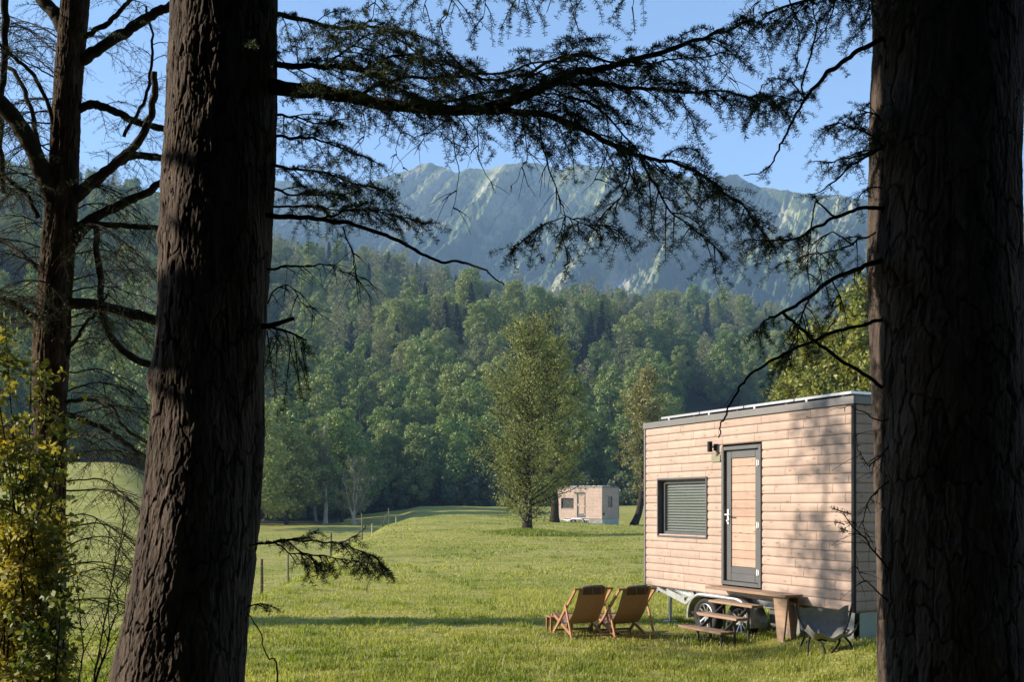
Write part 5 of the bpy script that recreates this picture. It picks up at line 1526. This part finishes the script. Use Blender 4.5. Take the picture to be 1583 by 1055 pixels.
def step_stool():
    e = empty("entrance_steps", cab_pt(2.62, 0.47, 0), "wooden three tread entrance steps standing before the near cabin's wheels", "steps", None, CAB_RZ)
    r = np.random.RandomState(8)
    for (dy, z, x0, x1, dp) in ((0.22, 0.565, -0.42, 0.56, 0.20), (-0.01, 0.395, -0.52, 0.52, 0.21), (-0.24, 0.215, -0.52, 0.50, 0.23)):
        mb = MB(); mb.box(x0, dy - dp / 2, z - 0.035, x1, dy - 0.004, z, r.rand(), bev=0.005); mb.box(x0, dy + 0.004, z - 0.035, x1, dy + dp / 2, z, r.rand(), bev=0.005)
        mb.build("tread", M['step_wood'], e)
    mb = MB()
    for x in (-0.2, 0.34):
        mb.bar((x, -0.24, 0.15), (x, 0.24, 0.50), 0.03, 0.045)
        for (y, z) in ((0.24, 0.53), (0.0, 0.36), (-0.22, 0.18)): mb.bar((x, y, -0.06), (x, y, z), 0.028, 0.028, up=(0, 1, 0))
        mb.bar((x, -0.34, 0.02), (x, 0.34, 0.02), 0.028, 0.03)
    mb.build("frame", M['steel'], e)


def side_board():
    e = empty("wooden_side_table", cab_pt(3.0, 0.18, 0), "long plank table on one tapered leg along the near cabin's wall, right of the steps", "table", None, CAB_RZ)
    r = np.random.RandomState(18)
    mb = MB()
    for k in range(2): mb.box(-0.88, -0.17 + k * 0.15, 0.725, 0.86, -0.025 + k * 0.15, 0.762, r.rand(), bev=0.005)
    mb.build("table_top", M['step_wood'], e)
    mb = MB()
    for y in (-0.12, 0.06):
        prof = [(0.56, 0.723), (0.84, 0.723), (0.73, -0.05), (0.67, -0.05)]
        v = [(x, y, z) for (x, z) in prof] + [(x, y + 0.03, z) for (x, z) in prof]
        mb.add(v, [[0, 3, 2, 1], [4, 5, 6, 7], [0, 1, 5, 4], [1, 2, 6, 5], [2, 3, 7, 6], [3, 0, 4, 7]], r.rand())
    mb.box(0.60, -0.088, 0.62, 0.79, 0.058, 0.66, 0.3)
    mb.build("leg", M['step_wood'], e)


step_stool()
side_board()


# ------------------------------------------------------------------ deck chairs, stools, camp chair
def deck_chair(x, y, rz, label):
    """local +y is the way the sitter looks"""
    z = ground_z(x, y) - 0.02
    e = empty("deck_chair", (x, y, z), label, "deck chair", "wooden deck chairs on the grass", rz)
    hw = 0.285
    for sx in (-1, 1):
        X = sx * hw
        mb = MB(); mb.bar((X, -0.46, 0.755), (X, 0.42, 0.0), 0.026, 0.045, tone=0.5, bev=0.004); mb.build("back_rail", M['chair_wood'], e)
        X2 = sx * (hw - 0.034)
        mb = MB(); mb.bar((X2, 0.47, 0.30), (X2, -0.38, 0.0), 0.026, 0.045, tone=0.3, bev=0.004); mb.build("seat_rail", M['chair_wood'], e)
        X3 = sx * (hw + 0.032)
        mb = MB(); mb.bar((X3, -0.15, 0.50), (X3, -0.40, 0.0), 0.024, 0.038, tone=0.7, bev=0.004); mb.build("prop", M['chair_wood'], e)
    mb = MB()
    mb.tube([(-hw - 0.02, -0.455, 0.75), (hw + 0.02, -0.455, 0.75)], 0.016, 10, 0.4); mb.bar((-hw, 0.46, 0.297), (hw, 0.46, 0.297), 0.03, 0.03)
    mb.bar((-hw - 0.03, -0.385, 0.06), (hw + 0.03, -0.385, 0.06), 0.022, 0.03); mb.bar((-hw, 0.33, 0.075), (hw, 0.33, 0.075), 0.022, 0.03)
    mb.build("crossbar", M['chair_wood'], e)
    t = np.linspace(0, 1, 30)
    path = smooth_path([(-0.455, 0.772), (-0.36, 0.60), (-0.20, 0.36), (0.02, 0.215), (0.25, 0.225), (0.46, 0.318)], 30)
    w_ = np.linspace(-1, 1, 9); T_, Wg = np.meshgrid(np.arange(30), w_, indexing='ij')
    v = np.stack([Wg * (hw - 0.06), path[T_, 0], path[T_, 1] - 0.012 * (1 - Wg ** 2)], -1).reshape(-1, 3)
    i = np.arange(29)[:, None] * 9 + np.arange(8)[None, :]; q = np.stack([i, i + 9, i + 10, i + 1], -1).reshape(-1, 4)
    mb = MB(); mb.add(v, [q]); mb.add(v - np.array([0, 0.003, 0.004]), [q[:, ::-1]]); mb.build("sling", M['canvas'], e, True)
    # padded headrest thrown over the top bar
    ph = smooth_path([(-0.400, 0.690), (-0.432, 0.758), (-0.456, 0.784), (-0.480, 0.775), (-0.474, 0.740), (-0.448, 0.692), (-0.432, 0.662)], 26)
    w_ = np.linspace(-1, 1, 13); T_, Wg = np.meshgrid(np.arange(26), w_, indexing='ij')
    puff = 0.012 * np.sin(np.pi * T_ / 25) * (1 - Wg ** 4)
    nrm = np.gradient(ph, axis=0); nrm = unit(np.stack([-nrm[:, 1], nrm[:, 0]], 1))
    v1 = np.stack([Wg * 0.165, ph[T_, 0] + nrm[T_, 0] * -puff, ph[T_, 1] + nrm[T_, 1] * -puff], -1).reshape(-1, 3)
    v2 = np.stack([Wg * 0.165, ph[T_, 0] + nrm[T_, 0] * 0.006, ph[T_, 1] + nrm[T_, 1] * 0.006], -1).reshape(-1, 3)
    i = np.arange(25)[:, None] * 13 + np.arange(12)[None, :]; q = np.stack([i, i + 13, i + 14, i + 1], -1).reshape(-1, 4)
    mb = MB(); mb.add(v1, [q]); mb.add(v2, [q[:, ::-1]]); mb.tube([(-0.14, -0.455, 0.786), (0.14, -0.455, 0.786)], 0.018, 12)
    o = mb.build("headrest", M['pad'], e, True)
    mb = MB()
    for xx in (-0.04, 0.10): mb.tube([(xx, -0.492, 0.77), (xx + 0.006, -0.500, 0.70), (xx + 0.012, -0.480, 0.66)], 0.004, 5)
    mb.build("tie_cord", M['step_wood'], o)
    return e


def stool(x, y, rz, label, w_=0.36, d_=0.30, h=0.235):
    z = ground_z(x, y)
    e = empty("slatted_stool", (x, y, z), label, "stool", "low wooden stools by the deck chairs", rz)
    mb = MB()
    for k in range(5):
        y0 = -d_ / 2 + k * d_ / 5
        mb.box(-w_ / 2, y0 + 0.004, h - 0.018, w_ / 2, y0 + d_ / 5 - 0.004, h, 0.3 + 0.1 * k, bev=0.003)
    mb.build("seat", M['chair_wood'], e)
    for sx in (-1, 1):
        for sy in (-1, 1):
            mb = MB(); mb.box(sx * (w_ / 2 - 0.02) - 0.018, sy * (d_ / 2 - 0.02) - 0.018, -0.03, sx * (w_ / 2 - 0.02) + 0.018, sy * (d_ / 2 - 0.02) + 0.018, h - 0.02, 0.5, bev=0.003); mb.build("leg", M['chair_wood'], e)
    mb = MB()
    for sy in (-1, 1): mb.box(-w_ / 2 + 0.04, sy * (d_ / 2 - 0.02) - 0.01, h - 0.065, w_ / 2 - 0.04, sy * (d_ / 2 - 0.02) + 0.01, h - 0.02, 0.6)
    mb.build("apron", M['chair_wood'], e)


deck_chair(1.03, 14.95, math.radians(20), "deck chair with brown sling farther from the cabin, the left one seen from behind")
deck_chair(1.66, 14.93, math.radians(20), "deck chair with brown sling nearer the cabin, the right one seen from behind")
stool(0.73, 15.45, math.radians(12), "low orange brown stool at the front foot of the left deck chair")
stool(1.39, 15.35, math.radians(24), "low slatted stool half hidden between the two deck chairs", 0.30, 0.28, 0.24)


def camp_chair():
    p = cab_pt(4.72, 0.50, 0); z = ground_z(p[0], p[1])
    e = empty("camp_chair", (p[0], p[1], z), "sagging grey canvas camp chair with dark bent legs below the near cabin's right end", "camp chair", None, 0.0)
    hw = 0.30
    path = smooth_path([(-0.02, 0.50), (0.0, 0.36), (-0.04, 0.20), (-0.22, 0.15), (-0.36, 0.22)], 20)
    # sling hung between the two raised sides
    w_ = np.linspace(-1, 1, 15); T_, Wg = np.meshgrid(np.linspace(0, 1, 20), w_, indexing='ij')
    ti = (T_ * 19).astype(int)
    v = np.stack([Wg * hw, path[ti, 0], path[ti, 1] + 0.13 * Wg ** 2 * (0.4 + 0.6 * T_) - 0.02 + 0.02 * np.sin(Wg * 9 + T_ * 5)], -1).reshape(-1, 3)
    i = np.arange(19)[:, None] * 15 + np.arange(14)[None, :]; q = np.stack([i, i + 15, i + 16, i + 1], -1).reshape(-1, 4)
    mb = MB(); mb.add(v, [q]); mb.add(v + np.array([0, 0.006, -0.003]), [q[:, ::-1]]); mb.build("sling", M['camp'], e, True)
    mb = MB()
    for sx in (-1, 1):
        mb.tube(smooth_path([(sx * (hw + 0.05), 0.0, 0.56), (sx * hw, -0.02, 0.36), (sx * (hw - 0.12), -0.12, 0.17), (sx * 0.02, -0.20, 0.13)], 16), 0.014, 8)
        mb.tube(smooth_path([(sx * (hw - 0.10), -0.13, 0.18), (sx * (hw - 0.05), -0.22, 0.10), (sx * (hw - 0.02), -0.30, -0.03)], 12), 0.013, 8)
        mb.tube(smooth_path([(sx * (hw - 0.16), -0.16, 0.15), (sx * 0.10, -0.26, 0.10), (sx * 0.02 - 0.06, -0.34, -0.03)], 12), 0.013, 8)
        mb.tube(smooth_path([(sx * (hw - 0.06), -0.05, 0.26), (sx * (hw - 0.1), 0.14, 0.12), (sx * (hw - 0.08), 0.26, -0.03)], 12), 0.013, 8)
    mb.build("frame", M['black'], e, True)


camp_chair()


# ------------------------------------------------------------------ old fence
def fence():
    posts = [(445, 33, 1.35), (511, 43, 1.25), (560, 52, 1.45), (575, 60, 0.7), (591, 68, 1.05), (601, 70, 1.35), (612, 78, 0.5), (405, 26.5, 1.2), (380, 22.5, 1.2), (534, 47, 0.6)]
    bx, by = XY(511, 43)
    e = empty("wire_fence", (bx, by, ground_z(bx, by)), "old post and wire fence along the left foot of the mound", "fence")
    org = np.array([bx, by, ground_z(bx, by)]); tops = []
    r = np.random.RandomState(4)
    for (x, d, h) in posts:
        X, Yd = XY(x, d); zb = ground_z(X, Yd)
        b = np.array([X, Yd, zb]) - org; t = b + np.array([r.normal(0, 0.03), r.normal(0, 0.03), h])
        mb = MB(); mb.tube([b - [0, 0, 0.2], b * 0.5 + t * 0.5, t], [0.042, 0.040, 0.034], 8, r.rand()); mb.build("post", M['palebark'] if h < 1 else M['post'], e, False)
        if h > 1: tops.append((d, b, h))
    X, Yd = XY(601, 70); p = np.array([X, Yd, ground_z(X, Yd) + 1.0]) - org
    mb = MB(); mb.tube([p, p + np.array([-0.55, 0, -0.95])], 0.035, 6); mb.build("brace", M['post'], e)
    tops.sort(key=lambda q: q[0])
    for f in (0.45, 0.85):
        pts = []
        for k in range(len(tops) - 1):
            a = tops[k][1] + np.array([0.05, 0, tops[k][2] * f]); b = tops[k + 1][1] + np.array([0.05, 0, tops[k + 1][2] * f])
            for s in np.linspace(0, 1, 8)[:-1]: pts.append(a + (b - a) * s - np.array([0, 0, 0.25 * s * (1 - s)]))
        mb = MB(); mb.tube(pts, 0.004, 4); mb.build("wire", M['galv'], e)


M['post'] = bark_mat("weathered_post", (0.075, 0.062, 0.045), (0.20, 0.17, 0.125), 10, 0.3)
fence()


# ------------------------------------------------------------------ grass
def blades(r, X, Yv, h, wd_, tone, name, sink=0.01):
    N = len(X); z = terrain(X, Yv) - sink
    az = r.uniform(0, 2 * math.pi, N); ln = r.uniform(0.1, 0.75, N)
    dx = np.cos(az); dy = np.sin(az)
    p = np.stack([X, Yv, z], 1); side = np.stack([-dy, dx, np.zeros(N)], 1) * (wd_[:, None] * 0.5)
    mid = p + np.stack([dx * h * ln * 0.30, dy * h * ln * 0.30, h * 0.58], 1); tip = p + np.stack([dx * h * ln, dy * h * ln, h * (1.0 - 0.28 * ln)], 1)
    v = np.stack([p - side, p + side, mid + side * 0.8, mid - side * 0.8, tip], 1).reshape(-1, 3)
    i = np.arange(N)[:, None] * 5
    mb = MB(); mb.add(v, [i + np.array([[0, 1, 2, 3]]), i + np.array([[3, 2, 4]])], np.repeat(np.clip(tone, 0, 1), 5))
    return kind(mb.build(name, M['grass']), "stuff")


def lawn():
    r = np.random.RandomState(12)
    def field(y0, y1, dens_near, u0=-0.58, u1=0.62, power=1.6):
        """density falls off with distance"""
        N = int(dens_near)
        Yv = y0 * (y1 / y0) ** (r.rand(N) ** power)
        X = (u0 + (u1 - u0) * r.rand(N)) * Yv
        return X, Yv
    X, Yv = field(9.4, 26, 430000, power=1.15)
    tuft = fbm(X * 2.6, Yv * 2.6, 3, 31); big = fbm(X * 0.35, Yv * 0.9, 3, 32)
    keep = r.rand(len(X)) < 0.25 + 1.5 * np.clip(tuft - 0.30, 0, 1)
    wx = 2.22 + 0.433 * 2.4 - 0.902 * 0.6; wy = 16.74 - 0.902 * 2.4 - 0.433 * 0.6
    wn = fbm(X * 2.2, Yv * 2.2, 3, 6) - 0.5
    keep &= r.rand(len(X)) > 0.8 * sstep(1.25, 0.5, np.hypot(X - wx, Yv - wy) + 0.9 * wn)
    keep &= r.rand(len(X)) > 0.6 * sstep(1.1, 0.4, np.hypot((X - 1.35) / 1.2, Yv - 15.1) + 1.1 * wn)
    X = X[keep]; Yv = Yv[keep]; tuft = tuft[keep]; big = big[keep]; N = len(X)
    h = (0.030 + 0.058 * np.clip(tuft - 0.25, 0, 1) * 1.5) * r.uniform(0.6, 1.3, N) * (1 + 0.25 * (Yv < 15))
    tone = 0.46 + 0.9 * (big - 0.5) + 0.5 * (0.5 - tuft) + r.normal(0, 0.20, N) + 0.12 * sstep(14, 20, Yv)
    blades(r, X, Yv, h, 0.006 + 0.006 * r.rand(N) + 0.0002 * Yv, tone, "grass")
    X, Yv = field(25, 100, 210000, -0.50, 0.42, power=1.0)
    tuft = fbm(X * 0.9, Yv * 0.9, 4, 33); big = fbm(X * 0.12, Yv * 0.25, 3, 34)
    keep = r.rand(len(X)) < 0.1 + 1.8 * np.clip(tuft - 0.35, 0, 1)
    X = X[keep]; Yv = Yv[keep]; tuft = tuft[keep]; big = big[keep]; N = len(X)
    h = (0.035 + 0.09 * np.clip(tuft - 0.35, 0, 1)) * r.uniform(0.6, 1.4, N)
    tone = 0.48 + 1.2 * (big - 0.5) + 0.6 * (0.5 - tuft) + r.normal(0, 0.22, N)
    blades(r, X, Yv, h, 0.02 + 0.0006 * Yv, tone, "grass")
    # ranker darker tufts scattered over the lawn
    K = 260; cx_ = r.uniform(-0.42, 0.34, K); cy_ = 9.8 * (34 / 9.8) ** r.rand(K); cx_ = cx_ * cy_
    k_ = r.randint(0, K, 15000); sp_ = r.uniform(0.06, 0.22, K)[k_]
    X = cx_[k_] + r.normal(0, 1, 15000) * sp_; Yv = cy_[k_] + r.normal(0, 1, 15000) * sp_
    blades(r, X, Yv, r.uniform(0.06, 0.17, K)[k_] * r.uniform(0.6, 1.2, 15000), np.full(15000, 0.012), r.uniform(-0.1, 0.45, K)[k_] + r.normal(0, 0.12, 15000), "grass")
    # tall tufts round the lone tree's foot
    N = 9000
    bx, by = XY(815, 50)
    X = bx + r.normal(0.4, 1.25, N); Yv = by + r.normal(-0.9, 0.9, N)
    h = 0.34 * r.uniform(0.35, 1.15, N) * np.exp(-((X - bx - 0.3) / 2.2) ** 2)
    o = blades(r, X, Yv, h, np.full(N, 0.03), r.normal(0.12, 0.2, N), "tall_grass")
    # longer seedy strip before the chairs
    N = 16000
    X = r.uniform(-0.3, 4.0, N); Yv = 21 + r.normal(0, 1.0, N)
    blades(r, X, Yv, 0.13 * r.uniform(0.4, 1.2, N), np.full(N, 0.012), r.normal(0.75, 0.2, N), "tall_grass")


lawn()
